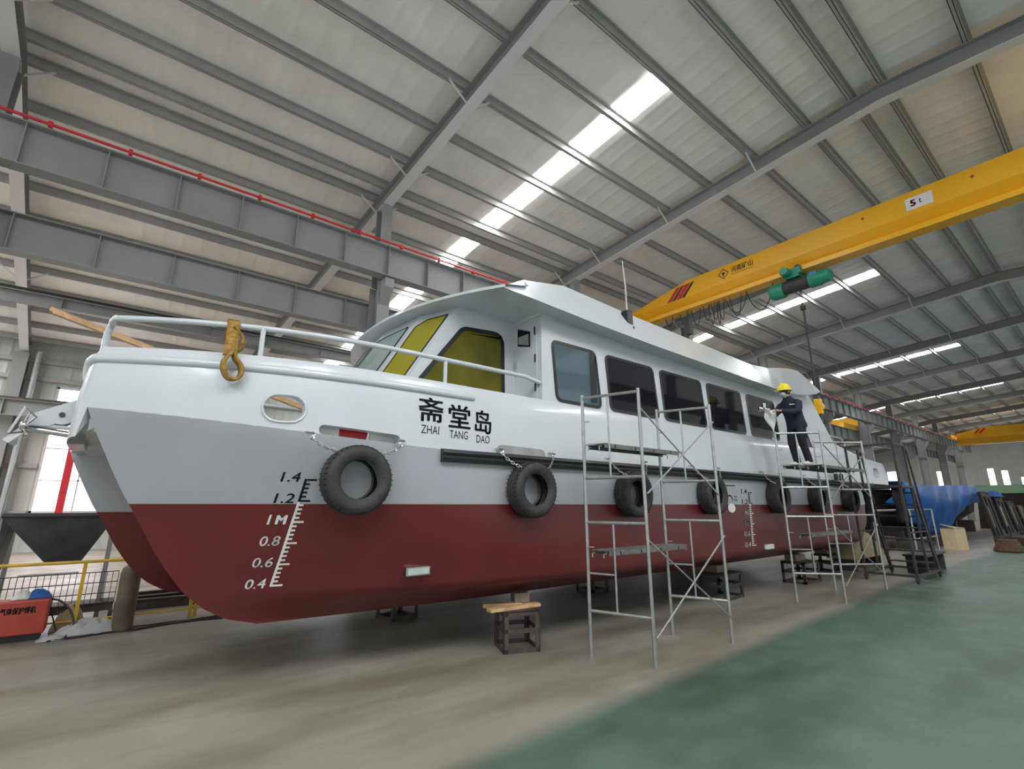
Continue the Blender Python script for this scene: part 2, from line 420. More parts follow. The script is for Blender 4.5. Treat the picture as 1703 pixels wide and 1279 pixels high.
# columns, far row
def hcol(mbd, x, y, z0, z1, bf=0.30, d=0.42, t=0.016):
    mbd.box((x - bf / 2, y - d / 2, z0), (x + bf / 2, y - d / 2 + t, z1)); mbd.box((x - bf / 2, y + d / 2 - t, z0), (x + bf / 2, y + d / 2, z1))
    mbd.box((x - t / 2, y - d / 2 + t, z0), (x + t / 2, y + d / 2 - t, z1)); return mbd
CLB = {1: 'grey steel column cut by the left edge of the photo', 2: 'grey steel column rising behind the wheelhouse roof', 3: 'grey steel column behind the whip antenna', 4: 'steel column behind the yellow crane girder\'s hanging cables',
       5: 'steel column just beyond the aft end of the cabin roof', 6: 'dark steel column beside the yellow crane hook'}
for i, X in enumerate(BAYS):
    if X > 76: continue
    c = thing('steel_column', CLB.get(i, 'grey steel column of the row running past the blue tarpaulin'), 'column', (X, YC, 0), None if i in CLB else 'far columns beside the hall floor')
    shaft = hcol(MB(), X, YC, 0.02, 7.45, 0.34, 0.62)
    shaft.box((X - .17, YC - .31, 2.9), (X + .17, YC + .31, 2.92)); shaft.box((X - .17, YC - .31, 5.9), (X + .17, YC + .31, 5.92))
    shaft.build('shaft', 'steel', c)
    hcol(MB(), X, YC + 0.06, 7.45, zp(YC) - 0.45, 0.30, 0.40).build('upper_shaft', 'steel', c)
    MB().prism([(X - .12, YC - .31, 7.45), (X - .12, YC - .62, 7.45), (X - .12, YC - .62, 7.2), (X - .12, YC - .31, 6.8)], (0.24, 0, 0)).build('corbel', 'steel', c)
    MB().box((X - .24, YC - .38, 0), (X + .24, YC + .38, 0.025)).build('base_plate', 'steel', c)
# near row (behind the camera)
for i, X in enumerate(BAYS):
    if X > 76 or i % 1: continue
    c = thing('steel_column', 'grey steel column of the open near side of the hall', 'column', (X, YN, 0), 'near row columns')
    hcol(MB(), X, YN, 0, zp(YN) - 0.4, 0.34, 0.5).build('shaft', 'steel', c)
# runway beams
def runway(label, x0, x1, y, z0, z1, bf, step, ph=0.0, rail=None, m='steel', side=-1):
    r = thing('crane_runway_beam', label, 'beam', ((x0 + x1) / 2, y, z0))
    MB().box((x0, y - bf / 2, z0), (x1, y + bf / 2, z0 + .022)).build('bottom_flange', m, r)
    MB().box((x0, y - bf / 2, z1 - .022), (x1, y + bf / 2, z1)).build('top_flange', m, r)
    MB().box((x0, y - .008, z0 + .022), (x1, y + .008, z1 - .022)).build('web', m, r)
    st = MB(); x = x0 + ph
    while x < x1:
        st.box((x - .008, y - bf / 2 + .02, z0 + .022), (x + .008, y + bf / 2 - .02, z1 - .022)); x += step
    st.build('stiffener', m, r)['kind'] = 'stuff'
    return r
RB = runway('deep grey runway beam carrying the red conductor bar', XB, 76, 11.12, 7.50, 8.36, 0.32, 1.15, 0.3)
MB().box((XB, 11.09, 8.36), (76, 11.15, 8.43)).build('crane_rail', 'darksteel', RB)
cb = MB().tube([(XB, 10.93, 8.42), (76, 10.93, 8.42)], 0.028, 8)
cb2 = MB()
x = XB + .6
while x < 60: cb2.box((x - .03, 10.9, 8.36), (x + .03, 11.0, 8.47)); x += 1.15
cr = cb.build('conductor_bar', 'redrail', RB); q = cb2.build('clip', 'redrail', cr); q['kind'] = 'stuff'
runway('grey runway beam below the red barred one at left', XB, 76, 12.12, 6.28, 7.04, 0.30, 1.25, 0.6)
rb3 = runway('slim runway beam with black rail behind the bow rail', XB, 60, 18.0, 7.12, 7.45, 0.22, 1.8)
MBk = MB().box((XB, 17.93, 7.45), (60, 18.07, 7.55))
MBk.build('black_rail', 'black', rb3)
RB4 = runway('grey runway beam along the ribbed side wall at left', XB, 76, 25.3, 4.95, 5.55, 0.3, 1.5)
MB().box((XB, 25.2, 5.55), (76, 25.35, 5.64)).build('crane_rail', 'angle', RB4)
# near side runway carrying the crane's other end
runway('grey runway beam over the near side of the hall', XB, 76, YN + .5, 7.50, 8.36, 0.32, 2.3)
# walls
lw = MB(); hw = [(-2.75, -1.75, 1.42, 6.35), (9, 10.6, 1.5, 4.6), (20, 22, 1.5, 4.6), (33, 35, 1.5, 4.6), (46, 48, 1.5, 4.6), (60, 62, 1.5, 4.6)]
hw[0] = (-2.75, -0.3, 1.42, 6.35); hw.insert(0, (-12.2, -4.6, 0.01, 5.6))  # first entry: unseen opening added to let daylight up onto the roof
def wall_with_holes(axis, a0, a1, z1f, holes, pos, th):
    mbw = MB(); cuts = sorted(set([a0, a1] + [h[0] for h in holes] + [h[1] for h in holes]))
    for s0, s1 in zip(cuts[:-1], cuts[1:]):
        hs = sorted([(h[2], h[3]) for h in holes if h[0] <= s0 and h[1] >= s1])
        z = 0
        top = min(z1f(s0), z1f(s1))
        for b0, b1 in hs + [(None, None)]:
            e = b0 if b0 is not None else None
            if axis == 'X':
                if e is None:
                    mbw.prism([(s0, pos, z), (s1, pos, z), (s1, pos, z1f(s1)), (s0, pos, z1f(s0))], (0, th, 0))
                else: mbw.box((s0, pos, z), (s1, pos + th, e))
            else:
                if e is None:
                    mbw.prism([(pos, s0, z), (pos, s1, z), (pos, s1, z1f(s1)), (pos, s0, z1f(s0))], (th, 0, 0))
                else: mbw.box((pos, s0, z), (pos + th, s1, e))
            if b1 is not None: z = b1
    return mbw
wm = wall_with_holes('X', XB, XE, lambda x: zp(YW) + 0.2, hw, YW, 0.12)
struct(wm.build('wall_left', 'wall'))
for x0, x1, z0, z1 in hw[1:]:
    f = MB()
    for a, b in (((x0, YW - .03, z0), (x1, YW + .05, z0 + .08)), ((x0, YW - .03, z1 - .08), (x1, YW + .05, z1)), ((x0, YW - .03, z0), (x0 + .08, YW + .05, z1)), ((x1 - .08, YW - .03, z0), (x1, YW + .05, z1))): f.box(a, b)
    nm = 3 if z1 > 5 else 1
    for k in range(1, nm + 1):
        z = z0 + (z1 - z0) * k / (nm + 1); f.box((x0, YW - .02, z - .025), (x1, YW + .03, z + .025))
    f.box(((x0 + x1) / 2 - .03, YW - .02, z0), ((x0 + x1) / 2 + .03, YW + .03, z1))
    o = struct(f.build('window_%d' % wi, 'steel_l')); wi += 1
    MB().box((x0, YW + .06, z0), (x1, YW + .08, z1)).build('pane', 'win_pane', o)
# end wall
eh = []
for y0, y1, z1 in ((18.6, 20.4, 6.1), (13.9, 15.3, 5.9), (9.95, 10.65, 6.0), (8.8, 9.5, 5.7), (6.4, 8.0, 4.9), (0.5, 3.5, 5.5)):
    eh.append((y0, y1, 0.9, z1))
eh = sorted(eh)
def ztop(y): return zp(y) + 0.2
ew = MB()
cuts = sorted(set([YN, 2, YC, YW] + [h[0] for h in eh] + [h[1] for h in eh]))
for s0, s1 in zip(cuts[:-1], cuts[1:]):
    h = [h for h in eh if h[0] <= s0 + 1e-6 and h[1] >= s1 - 1e-6]
    if h:
        ew.box((XE, s0, 0), (XE + .12, s1, h[0][2]))
        ew.prism([(XE, s0, h[0][3]), (XE, s1, h[0][3]), (XE, s1, ztop(s1)), (XE, s0, ztop(s0))], (.12, 0, 0))
    else: ew.prism([(XE, s0, 0), (XE, s1, 0), (XE, s1, ztop(s1)), (XE, s0, ztop(s0))], (.12, 0, 0))
struct(ew.build('wall_end', 'wall_e'))
for y0, y1, z0, z1 in eh:
    f = MB()
    for a, b in (((XE - .03, y0, z0), (XE + .05, y1, z0 + .1)), ((XE - .03, y0, z1 - .1), (XE + .05, y1, z1)), ((XE - .03, y0, z0), (XE + .05, y0 + .08, z1)), ((XE - .03, y1 - .08, z0), (XE + .05, y1, z1))): f.box(a, b)
    for k in (1, 2, 3):
        z = z0 + (z1 - z0) * k / 4; f.box((XE - .02, y0, z - .05), (XE + .03, y1, z + .05))
    o = struct(f.build('window_%d' % wi, 'steel_l')); wi += 1
    MB().box((XE + .06, y0, z0), (XE + .08, y1, z1)).build('pane', 'win_pane', o)
# wall columns, girts and downpipe on the left wall
for i, X in enumerate(BAYS):
    x = rx(X, YW)
    if x > 78 or x < XB: continue
    c = hcol(MB(), x, YW - .28, 0, zp(YW) - 0.45, 0.42, 0.5).build('wall_column', 'steel', loc=(x, YW - .28, 0))
    tag(c, 'grey steel column against the ribbed side wall', 'column', 'side wall columns')
for z in (1.35, 3.1, 6.5, 7.2):
    g = MB()
    if z < 6.3: g.box((-4.5, YW - .14, z), (-2.8, YW - .01, z + .16)); g.box((-0.25, YW - .14, z), (8.9, YW - .01, z + .16))
    else: g.box((XB, YW - .14, z), (XE, YW - .01, z + .16))
    tag(g.build('wall_girt', 'purlin', loc=(XB, YW, z)), {1.35: 'lowest wall girt beside the tall left window', 3.1: 'middle wall girt beside the tall left window', 6.5: 'wall girt just above the tall left window', 7.2: 'topmost wall girt under the left eaves'}[z], 'girt')
dp = MB().tube([(-3.45, YW - .35, 7.6), (-3.45, YW - .35, 0.0)], 0.09, 10)
tag(dp.build('downpipe', 'sheet', loc=(-3.45, YW - .35, 0)), 'pale downpipe beside the wall column at far left', 'pipe')
# ==BOAT==
# ---------------------------------------------------------------- the boat
YB = 7.15                                        # centreline
HC = 5.6                                         # centre of the near hull
boat = thing('catamaran_ferry', 'white, grey and red twin-hulled passenger boat standing on steel stands', 'boat', (8.0, YB, 0.55))
def ease(t, p=2.0):
    t = max(0.0, min(1.0, t)); return 1 - (1 - t) ** p
def plan(x):                                     # outer edge of the near side at deck level
    if x >= -0.37: return HC - 0.78 * ease((x + 0.37) / 3.0, 2.6)
    t = (x + 0.37) / -0.23
    return HC + (YB - HC) * (1 - math.sqrt(max(0, 1 - t * t))) ** 0.8 if t < 1 else YB
def outline(xa, n=26):                           # near half outline from bow centre to xa
    pts = []
    for k in range(9):
        a = k / 9 * PI / 2
        pts.append((-0.53 + 0.16 * (1 - math.cos(a) ** .8), YB - (YB - HC) * math.sin(a)))
    for k in range(n + 1):
        t = k / n; pts.append((-0.37 + (xa + 0.37) * t ** 1.7, plan(-0.37 + (xa + 0.37) * t ** 1.7)))
    return pts
def zk(x):
    if x < -0.371: return 2.56 - 0.26 * ease((-0.371 - x) / 0.012, 1)
    return 2.335 + 0.225 * (1 - ease((x + 0.37) / 3.2, 1.5)) if x < 2.8 else 2.335
# --- lower hulls
STEM = [(-0.37, 2.56), (-0.27, 2.33), (-0.12, 2.03), (-0.01, 1.82), (0.06, 1.71), (0.31, 1.28), (0.45, 1.08), (0.58, 0.92), (0.74, 0.78), (0.93, 0.67), (1.22, 0.59)]
def stem_at(v):
    s = v * (len(STEM) - 1); i = min(int(s), len(STEM) - 2); f = s - i
    return STEM[i][0] + (STEM[i + 1][0] - STEM[i][0]) * f, STEM[i][1] + (STEM[i + 1][1] - STEM[i][1]) * f
def lerp_tab(tab, x):
    for (a, va), (b, vb) in zip(tab[:-1], tab[1:]):
        if x <= b: return va + (vb - va) * (x - a) / (b - a)
    return tab[-1][1]
ZM = [(0, 2.335), (.4, 1.71), (.5, 1.28), (.7, 0.84), (.76, 0.78), (1, 0.55)]
XEND = [(0, 17.3), (.4, 16.6), (.7, 15.8), (1, 15.3)]
LL = [(0, 3.0), (.4, 3.4), (.5, 4.0), (.7, 5.2), (.76, 5.6), (1, 5.6)]
PW = [(0, 2.6), (.4, 2.2), (.6, 2.0), (1, 2.0)]
HWM = [(0, .78), (.4, .78), (.5, .78), (.7, .775), (.76, .74), (1, .03)]
NV, NU = 44, 60
def hull_side(sign):
    rows = []
    for i in range(NV + 1):
        v = i / NV; xs, zs = stem_at(v); xe = lerp_tab(XEND, v); row = []
        for k in range(NU + 1):
            u = (k / NU) ** 1.9; x = xs + (xe - xs) * u
            b = ease((x - xs) / 3.0, 1.7)
            z = zs + (lerp_tab(ZM, v) - zs) * b
            if v == 0: z = zk(x) + .004
            hw = lerp_tab(HWM, v) * ease((x - xs) / lerp_tab(LL, v), lerp_tab(PW, v))
            if sign > 0: hw *= 1.0
            row.append((x, HC + sign * hw, z))
        rows.append(row)
    return rows
hm = MB(); near = hull_side(-1); inner = hull_side(1)
hm.grid(near, True); hm.grid(inner, True, flip=True)
tr = [r[-1] for r in near] + [r[-1] for r in inner][::-1]
hm.add(tr, [tuple(range(len(tr)))])
hull = hm.build('hull', 'hull', None, loc=(8, YB, 0)); 
# object coordinates carry real heights so that the paint line sits at 1.73 m
def attach(o, parent):
    o.parent = parent; o.location = Vector(o.location) - ORG[parent.name]; return o
attach(hull, boat)
hull2 = hull.copy(); COL.objects.link(hull2); hull2.parent = boat
hull2.scale = (1, -1, 1); hull2.location = Vector((8 - 0.30, YB, -0.10)) - ORG[boat.name]
bvh_near = BVHTree.FromPolygons([v for r in near for v in r], [(i * (NU + 1) + k, i * (NU + 1) + k + 1, (i + 1) * (NU + 1) + k + 1, (i + 1) * (NU + 1) + k) for i in range(NV) for k in range(NU)])
# --- white topsides
XT = 18.9
op = outline(XT, 40)
def inset(pts, d):
    out = []
    for i, (x, y) in enumerate(pts):
        a = pts[max(i - 1, 0)]; b = pts[min(i + 1, len(pts) - 1)]
        tx, ty = b[0] - a[0], b[1] - a[1]; l = math.hypot(tx, ty) or 1
        if i == 0: nx, ny = 1, 0
        else: nx, ny = -ty / l * -1, tx / l * -1; nx, ny = (-(ty) / l, tx / l)
        out.append((x + nx * d, y + ny * d))
    return out
levels = [(0.0, 0.0), (0.25, 0.0), (0.5, .01), (0.75, .03), (0.93, .055), (1.0, .085)]
def topx(x): return 3.15 - (0.0 if x < 16 else 0.05 * (x - 16))
rows = []
for f, ins in levels:
    q = inset(op, ins); rows.append([(x, y, zk(x) + (topx(x) - zk(x)) * f) for x, y in q])
rin = []
for f, ins in ((1.0, .14), (.9, .15), (0.0, .13)):
    q = inset(op, ins); rin.append([(x, y, zk(x) + (topx(x) - zk(x)) * f) for x, y in q])
full = rows + rin + [rows[0]]
def farp(x, y, z):
    y2 = 2 * YB - y; w = max(0, min(1, (y2 - YB) / 1.4)); f = max(0, min(1, (1.6 - x) / 2.0))
    lowz = max(0, min(1, (2.95 - z) / .5))
    if z < 2.62 and x < .15: z -= (z - 2.38) * .9 * (1 if x < -.1 else (.15 - x) / .25)
    return (x - .15 * w * f, y2, z)
def mirror(rws): return [[farp(x, y, z) for x, y, z in r] for r in rws]
tm = MB(); tm.grid(full, True); tm.grid(mirror(full), True, flip=True)
nr = len(full) - 1
for rr, fl in ((full, 0), (mirror(full), 1)):
    tm.add([r[-1] for r in rr[:-1]], [tuple(range(nr))])
top_near_bvh = BVHTree.FromPolygons([v for r in rows for v in r], [(i * len(op) + k, i * len(op) + k + 1, (i + 1) * len(op) + k + 1, (i + 1) * len(op) + k) for i in range(len(rows) - 1) for k in range(len(op) - 1)])
tops = tm.build('topsides', 'white', boat)
# fairlead and freeing-port openings, cut right through both bulwarks
def pill(cx, cz, w, h, n=8, tilt=0.0):
    pts = []; r = h / 2
    for sx_, a0 in ((1, -PI / 2), (-1, PI / 2)):
        for k in range(n + 1):
            a = a0 + PI * k / n; x, z = sx_ * (w / 2 - r) + r * math.cos(a), r * math.sin(a)
            pts.append((cx + x * math.cos(tilt) + z * math.sin(tilt), cz - x * math.sin(tilt) + z * math.cos(tilt)))
    return pts
def hit(bvh, x, z, back=3.0):
    h = bvh.ray_cast(Vector((x, back, z)), Vector((0, 1, 0)))
    return h[0].y if h[0] else None
cut = MB()
holes = [pill(1.10, 2.63, 0.38, 0.27), pill(1.84, 2.425, 0.84, 0.10, tilt=.06), pill(17.9, 2.68, 0.50, 0.27)]
for p in holes: cut.prism([(x, 3.9, z) for x, z in p], (0, 6.6, 0))
cutter = cut.build('cutter', 'white')
bo = tops.modifiers.new('openings', 'BOOLEAN'); bo.operation = 'DIFFERENCE'; bo.solver = 'EXACT'
cutter.location = Vector((0, 0, 0)); bo.object = cutter
bpy.context.view_layer.update()
dg = bpy.context.evaluated_depsgraph_get()
nm = bpy.data.meshes.new_from_object(tops.evaluated_get(dg)); tops.modifiers.clear(); tops.data = nm
bm_ = bmesh.new(); bm_.from_mesh(nm); bmesh.ops.remove_doubles(bm_, verts=bm_.verts, dist=1e-4); sharpen(bm_, 25); bm_.to_mesh(nm); bm_.free()
if not tops.data.materials: tops.data.materials.append(M['white'])
bpy.data.objects.remove(cutter)
for sgn in (1, -1):
    for p in (holes[0], holes[2]):
        ring = []
        for x, z in p:
            y = hit(top_near_bvh, x, z) - .004
            ring.append((x, y if sgn == 1 else 2 * YB - y, z))
        MB().tube(ring, 0.012, 8, closed=True).build('fairlead_ring', 'white', boat)
# --- decks
dk = MB()
dq = inset(outline(2.6, 16), .13)
poly = [(x, y, 2.36) for x, y in dq] + [(farp(x, y, 3)[0], 2 * YB - y, 2.36) for x, y in dq[::-1]]
dk.prism(poly, (0, 0, .03))
sd = [(2.4, 4.98), (4.5, 4.98), (4.5, 9.32), (2.4, 9.32)]
dk.prism([(x, y, 3.06) for x, y in sd], (0, 0, .03)); dk.box((2.4, 4.98, 2.36), (2.44, 9.32, 3.06))
MB().box((13.5, 4.98, 2.55), (18.75, 9.32, 2.6)).build('aft_deck', 'white_in', boat)
dk.build('deck', 'white_in', boat)
wd = MB()
wq = outline(17.3, 20); bt = [(x, y + .04, 0) for x, y in wq]
rw = [[(x, y, zk(x) - .01) for x, y, _ in bt], [(x, 2 * YB - y, zk(x) - .01) for x, y, _ in bt]]
wd.grid([[p for p in r if p[0] > 0.1] for r in rw], False)
tw = []
for x in [-.30, 0, .4, .9, 1.5, 2.5, 5, 10, 17.2]:
    tw.append([(x, 5.75, 2.44 - .30 * ease((x + .3) / 3)), (x, 2 * YB - 5.75, 2.44 - .30 * ease((x + .3) / 3))])
wd.grid(tw, False)
wd.box((17.1, 4.9, 2.1), (17.3, 9.4, 2.6))
wd.build('wet_deck', 'white_in', boat)
# --- gunwale moulding and rub rail
ml = []
for x, y in inset(outline(3.22, 30), .045):
    ml.append((x, y, 3.005 + .02 * max(0, 1 - (x + .6) / 2)))
mlf = [farp(x, y, 3.0)[:2] + (z,) for x, y, z in ml[::-1]] + ml[1:]
MB().tube(mlf, 0.048, 10).build('gunwale_moulding', 'white', boat)
for sgn in (1, -1):
    rr = MB(); xs = [2.76, 3.2, 4, 5.5, 8, 12, 16, 17.3]
    prof = [(-.01, 0.075), (.055, .07), (.075, .03), (.05, 0.0), (.075, -.03), (.055, -.07), (-.01, -.075)]
    rr.grid([[(x, (plan(x) - a) if sgn == 1 else 2 * YB - plan(x) + a, 2.27 + b) for a, b in prof] for x in xs], False)
    e0 = [(xs[0], (plan(xs[0]) - a) if sgn == 1 else 2 * YB - plan(xs[0]) + a, 2.27 + b) for a, b in prof]
    rr.add(e0, [tuple(range(len(prof)))])
    rr.build('rub_rail', 'fender', boat)
# --- cabin
ZC0, ZC1 = 3.10, 4.52
cab = MB()
XA = 4.40
side = [(XA, ZC0), (17.6, 3.05), (15.1, 3.35), (13.75, 4.62), (XA, 4.62)]
YS_ = 4.905
def side_panel(y, t): return [(x, y, z) for x, z in side]
for y, s in ((YS_, 1), (2 * YB - YS_, -1)):
    cab.prism([(x, y, z) for x, z in side], (0, .05 * s, 0))
cab.box((XA + .002, YS_ + .052, ZC0 + .002), (XA + .05, 5.64, 4.49)); cab.box((XA + .002, 2 * YB - 5.64, ZC0 + .002), (XA + .05, 2 * YB - YS_ - .052, 4.49))
cab.prism([(13.75, 5.0, 4.62), (14.9, 5.0, 3.4), (14.9, 5.0, 2.6), (14.8, 5.0, 2.6), (14.8, 5.0, 3.36), (13.65, 5.0, 4.62)], (0, 4.3, 0))
cab.box((XA, 4.95, 4.50), (13.7, 9.35, 4.56))
cab.build('cabin_shell', 'white', boat)
# wheelhouse: faceted, raked front
WB = [(4.42, 5.5), (2.50, 5.5), (2.27, 6.15), (2.12, 7.15)]
WT = [(4.42, 5.5), (3.38, 5.5), (3.10, 6.15), (2.98, 7.15)]
zb, zt = 3.08, 4.50
def fullring(h): return h + [(x, 2 * YB - y) for x, y in h[:-1][::-1]]
wb_, wt_ = fullring(WB), fullring(WT)
wh = MB(); wh.grid([[(x, y, zb) for x, y in wb_], [(x, y, zt) for x, y in wt_]], False)
wh.build('wheelhouse', 'white', boat)
def facet(a, b, s, t, off=0.0):
    # point on facet between ring corners a,b at horizontal s (0..1) and height z=t
    f = (t - zb) / (zt - zb)
    p0 = Vector((wb_[a][0] + (wt_[a][0] - wb_[a][0]) * f, wb_[a][1] + (wt_[a][1] - wb_[a][1]) * f, t))
    p1 = Vector((wb_[b][0] + (wt_[b][0] - wb_[b][0]) * f, wb_[b][1] + (wt_[b][1] - wb_[b][1]) * f, t))
    e = Vector((wb_[b][0] - wb_[a][0], wb_[b][1] - wb_[a][1], 0)); n = e.cross(Vector((wt_[a][0] - wb_[a][0], wt_[a][1] - wb_[a][1], zt - zb))).normalized()
    c = Vector((4.0, YB, 3.8)); p = p0.lerp(p1, s)
    if n.dot(p - c) < 0: n = -n
    return p + n * off, n
def rounded_poly(pts, r, n=5):
    out = []; P = [Vector(p) for p in pts]; m = len(P)
    for i in range(m):
        a, b, c = P[i - 1], P[i], P[(i + 1) % m]
        u = (a - b).normalized(); v = (c - b).normalized()
        p, q = b + u * r, b + v * r
        for k in range(n + 1):
            t = k / n; out.append(p * (1 - t) ** 2 + b * 2 * t * (1 - t) + q * t * t)
    return out
def rounded(pts, r, n=5): return (pts, r, n)
def window(spec, nrm, gm, w, parent, name='window'):
    raw, r, nn = spec
    Q = [Vector(p) for p in raw]; n = Vector(nrm).normalized(); c = sum(Q, Vector()) / len(Q)
    ins = []; m = len(Q)
    for i in range(m):
        a, b, d = Q[i - 1], Q[i], Q[(i + 1) % m]
        n1 = n.cross((b - a).normalized()); n2 = n.cross((d - b).normalized())
        if n1.dot(c - b) < 0: n1 = -n1
        if n2.dot(c - b) < 0: n2 = -n2
        s = (n1 + n2).normalized(); ins.append(b + s * (w / max(.3, s.dot(n1))))
    P = rounded_poly(Q, r, nn); inn = rounded_poly(ins, max(r * .75, .01), nn)
    f = MB()
    o1 = [p + n * .012 for p in P]; i1 = [p + n * .012 for p in inn]; i0 = [p + n * .002 for p in inn]; o0 = [p - n * .004 for p in P]
    f.grid([o0, o1, i1, i0], False, close=True)
    fr = f.build(name, 'rimblack', parent)
    MB().prism([p + n * .003 for p in inn], n * .004).build('pane', gm, fr)
    return fr
wins = [(4.58, 5.58, 'glass_reflect'), (5.75, 7.07, 'glass_dark'), (7.20, 8.60, 'glass_dark'), (8.74, 10.14, 'glass_dark'), (10.33, 11.72, 'glass_dark')]
for x0, x1, g in wins:
    for s in (1, -1):
        y = YS_ if s == 1 else 2 * YB - YS_
        P = rounded([(x0, y, 4.085), (x1 - .04, y, 4.085), (x1 + .06, y, 3.16), (x0 + .08, y, 3.16)], .12)
        fr = window(P, (0, -s, 0), g, .045, boat)
        if g == 'glass_reflect' and s == 1: fr['label'] = 'foremost cabin window with a pale blue reflection painted into its glass'
        if g == 'glass_reflect' and s == 1:
            MB().box((x1 - .19, YS_ - .012, 3.24), (x1 - .05, YS_ - .009, 4.03)).build('curtain_edge', 'rimblack', fr)
for s in (1, -1):
    y = YS_ if s == 1 else 2 * YB - YS_
    window(rounded([(12.5, y, 4.06), (12.98, y, 4.06), (13.62, y, 3.08), (12.98, y, 3.08)], .1), (0, -s, 0), 'glass_dark', .04, boat)
    yy = 5.5 if s == 1 else 2 * YB - 5.5
    window(rounded([(3.42, yy, 4.19), (4.06, yy, 4.24), (4.17, yy, 4.14), (4.19, yy, 3.20), (2.68, yy, 3.20)], .09), (0, -s, 0), 'film', .06, boat)
# windscreen panes (ring corners: 1-2 corner facet, 2-3-4 front, 4-5 far corner facet)
def scr(a, b, s0, s1, z0, z1, g, cham=0.0):
    pts = [facet(a, b, s0, z0)[0], facet(a, b, s1, z0)[0], facet(a, b, s1, z1 - cham)[0]]
    if cham: pts.append(facet(a, b, s1 + (s0 - s1) * .3, z1 - cham * .15)[0])
    pts.append(facet(a, b, s0, z1)[0])
    n = facet(a, b, .5, (z0 + z1) / 2)[1]
    window(rounded(pts, .03, 2), n, g, .02, boat, 'windscreen')
scr(1, 2, .13, .88, 3.22, 4.36, 'film2', .12)
scr(2, 3, .10, .95, 3.22, 4.30, 'glass_clear', .05)
scr(4, 3, .10, .95, 3.22, 4.30, 'glass_clear', .05)
scr(5, 4, .13, .88, 3.22, 4.36, 'film2', .12)
# side doors beside the wheelhouse
for s in (1, -1):
    def yv(y): return y if s == 1 else 2 * YB - y
    d = MB().box((XA - .02, min(yv(4.99), yv(5.52)), 3.12), (XA + .0, max(yv(4.99), yv(5.52)), 4.44)).build('door', 'white', boat, bevel=.004)
    MB().box((XA - .03, min(yv(5.525), yv(5.55)), 3.12), (XA - .0, max(yv(5.525), yv(5.55)), 4.46)).build('door_seal', 'black', d)
    MB().prism([(XA - .026, yv(5.13), 4.22), (XA - .026, yv(5.42), 4.34), (XA - .026, yv(5.42), 4.06), (XA - .026, yv(5.13), 3.98)], (.006, 0, 0)).build('door_window', 'glass_dark', d)
    MB().prism([(XA - .030, yv(5.16), 4.19), (XA - .030, yv(5.40), 4.20), (XA - .030, yv(5.40), 4.09), (XA - .030, yv(5.16), 4.01)], (.004, 0, 0)).build('reflection_strip', 'reflect_grey', d)  # pale strip painted on as the reflection in the door glass
    hg = MB()
    for z in (3.35, 3.78, 4.2): hg.tube([(XA - .03, yv(5.02), z - .06), (XA - .03, yv(5.02), z + .06)], .012, 6)
    hg.build('hinge', 'black', d)
    MB().box((XA - .05, min(yv(5.44), yv(5.47)), 3.7), (XA - .02, max(yv(5.44), yv(5.47)), 3.84)).build('handle', 'chrome', d)
# --- roof with fascia and visor
NF = 26
def vis(t):                                      # front edge in plan, t from -1 (near) to 1 (far)
    y = YB + 2.60 * t
    return 3.47 - 0.74 * (1 - abs(t) ** 2.2), y
front = [vis(-1 + 2 * k / NF) for k in range(NF + 1)]
sx = [3.47, 4.0, 5, 6.5, 8, 9.5, 11, 11.8, 12.4, 12.9, 13.4, 13.75]
lo = [4.46, 4.44, 4.39, 4.34, 4.31, 4.28, 4.25, 4.25, 4.29, 4.36, 4.45, 4.56]
hi = [4.50, 4.80, 5.10, 5.03, 4.99, 4.95, 4.90, 4.95, 5.05, 5.12, 5.14, 4.90]
yi = [4.62, 4.82, 5.02, 5.02, 5.02, 5.02, 5.02, 5.0, 4.98, 4.96, 4.92, 4.80]
hi[1] = 4.82; yl = 4.58
rf = MB()
nearlo = [(x, yl, z) for x, z in zip(sx, lo)]; nearhi = [(x, y, z) for x, y, z in zip(sx, yi, hi)]
midhi = [(x, YB, z + (.06 if x > 4.5 else 0)) for x, z in zip(sx, hi)]
farhi = [(x, 2 * YB - y, z) for x, y, z in nearhi]; farlo = [(x, 2 * YB - y, z) for x, y, z in nearlo]
rf.grid([nearlo, nearhi], False); rf.grid([farhi, farlo], False)
rf.grid([nearhi, midhi, farhi], False)
rf.grid([nearlo, [(x, 5.1, z + .02) for x, z in zip(sx, lo)], [(x, 2 * YB - 5.1, z + .02) for x, z in zip(sx, lo)], farlo], False)
# visor: arc to line x=3.47 underside, and slope up to the crest on top
arcL = [(x, y, 4.46) for x, y in front]; arcH = [(x, y, 4.50) for x, y in front]
backL = [(3.47, y, 4.47) for x, y in front]
crest = [(4.0 + .0, y, 4.82) for x, y in front]
rf.grid([arcL, arcH], False); rf.grid([arcL, backL], False); 
rf.grid([arcH, [(min(4.0, x + .5), YB + (y - YB) * .955, 4.66) for x, y in front], [(4.0, YB + (y - YB) * .895, 4.82) for x, y in front]], False)
rf.add([nearlo[-1], nearhi[-1], midhi[-1], farhi[-1], farlo[-1]], [(0, 1, 2, 3, 4)])
rf.add([nearlo[0], nearhi[0], nearhi[1], nearlo[1]], [])
rf.build('cabin_roof', 'white', boat)
MB().box((4.35, 4.9, 4.40), (13.6, 9.4, 4.60)).build('roof_soffit', 'white_in', boat)
# whip antenna on its black mount
at = MB().box((6.30, 4.82, 4.66), (6.46, 4.96, 4.98)).build('antenna_mount', 'black', boat, bevel=.02)
MB().tube([(6.40, 4.90, 4.75), (6.40, 4.90, 5.45), (6.38, 4.92, 5.96)], [.014, .012, .007], 8).build('whip', 'cloth_w', at)
MB().tube([(6.40, 4.78, 4.66), (6.36, 4.76, 4.58)], .02, 6).build('clamp', 'black', at)
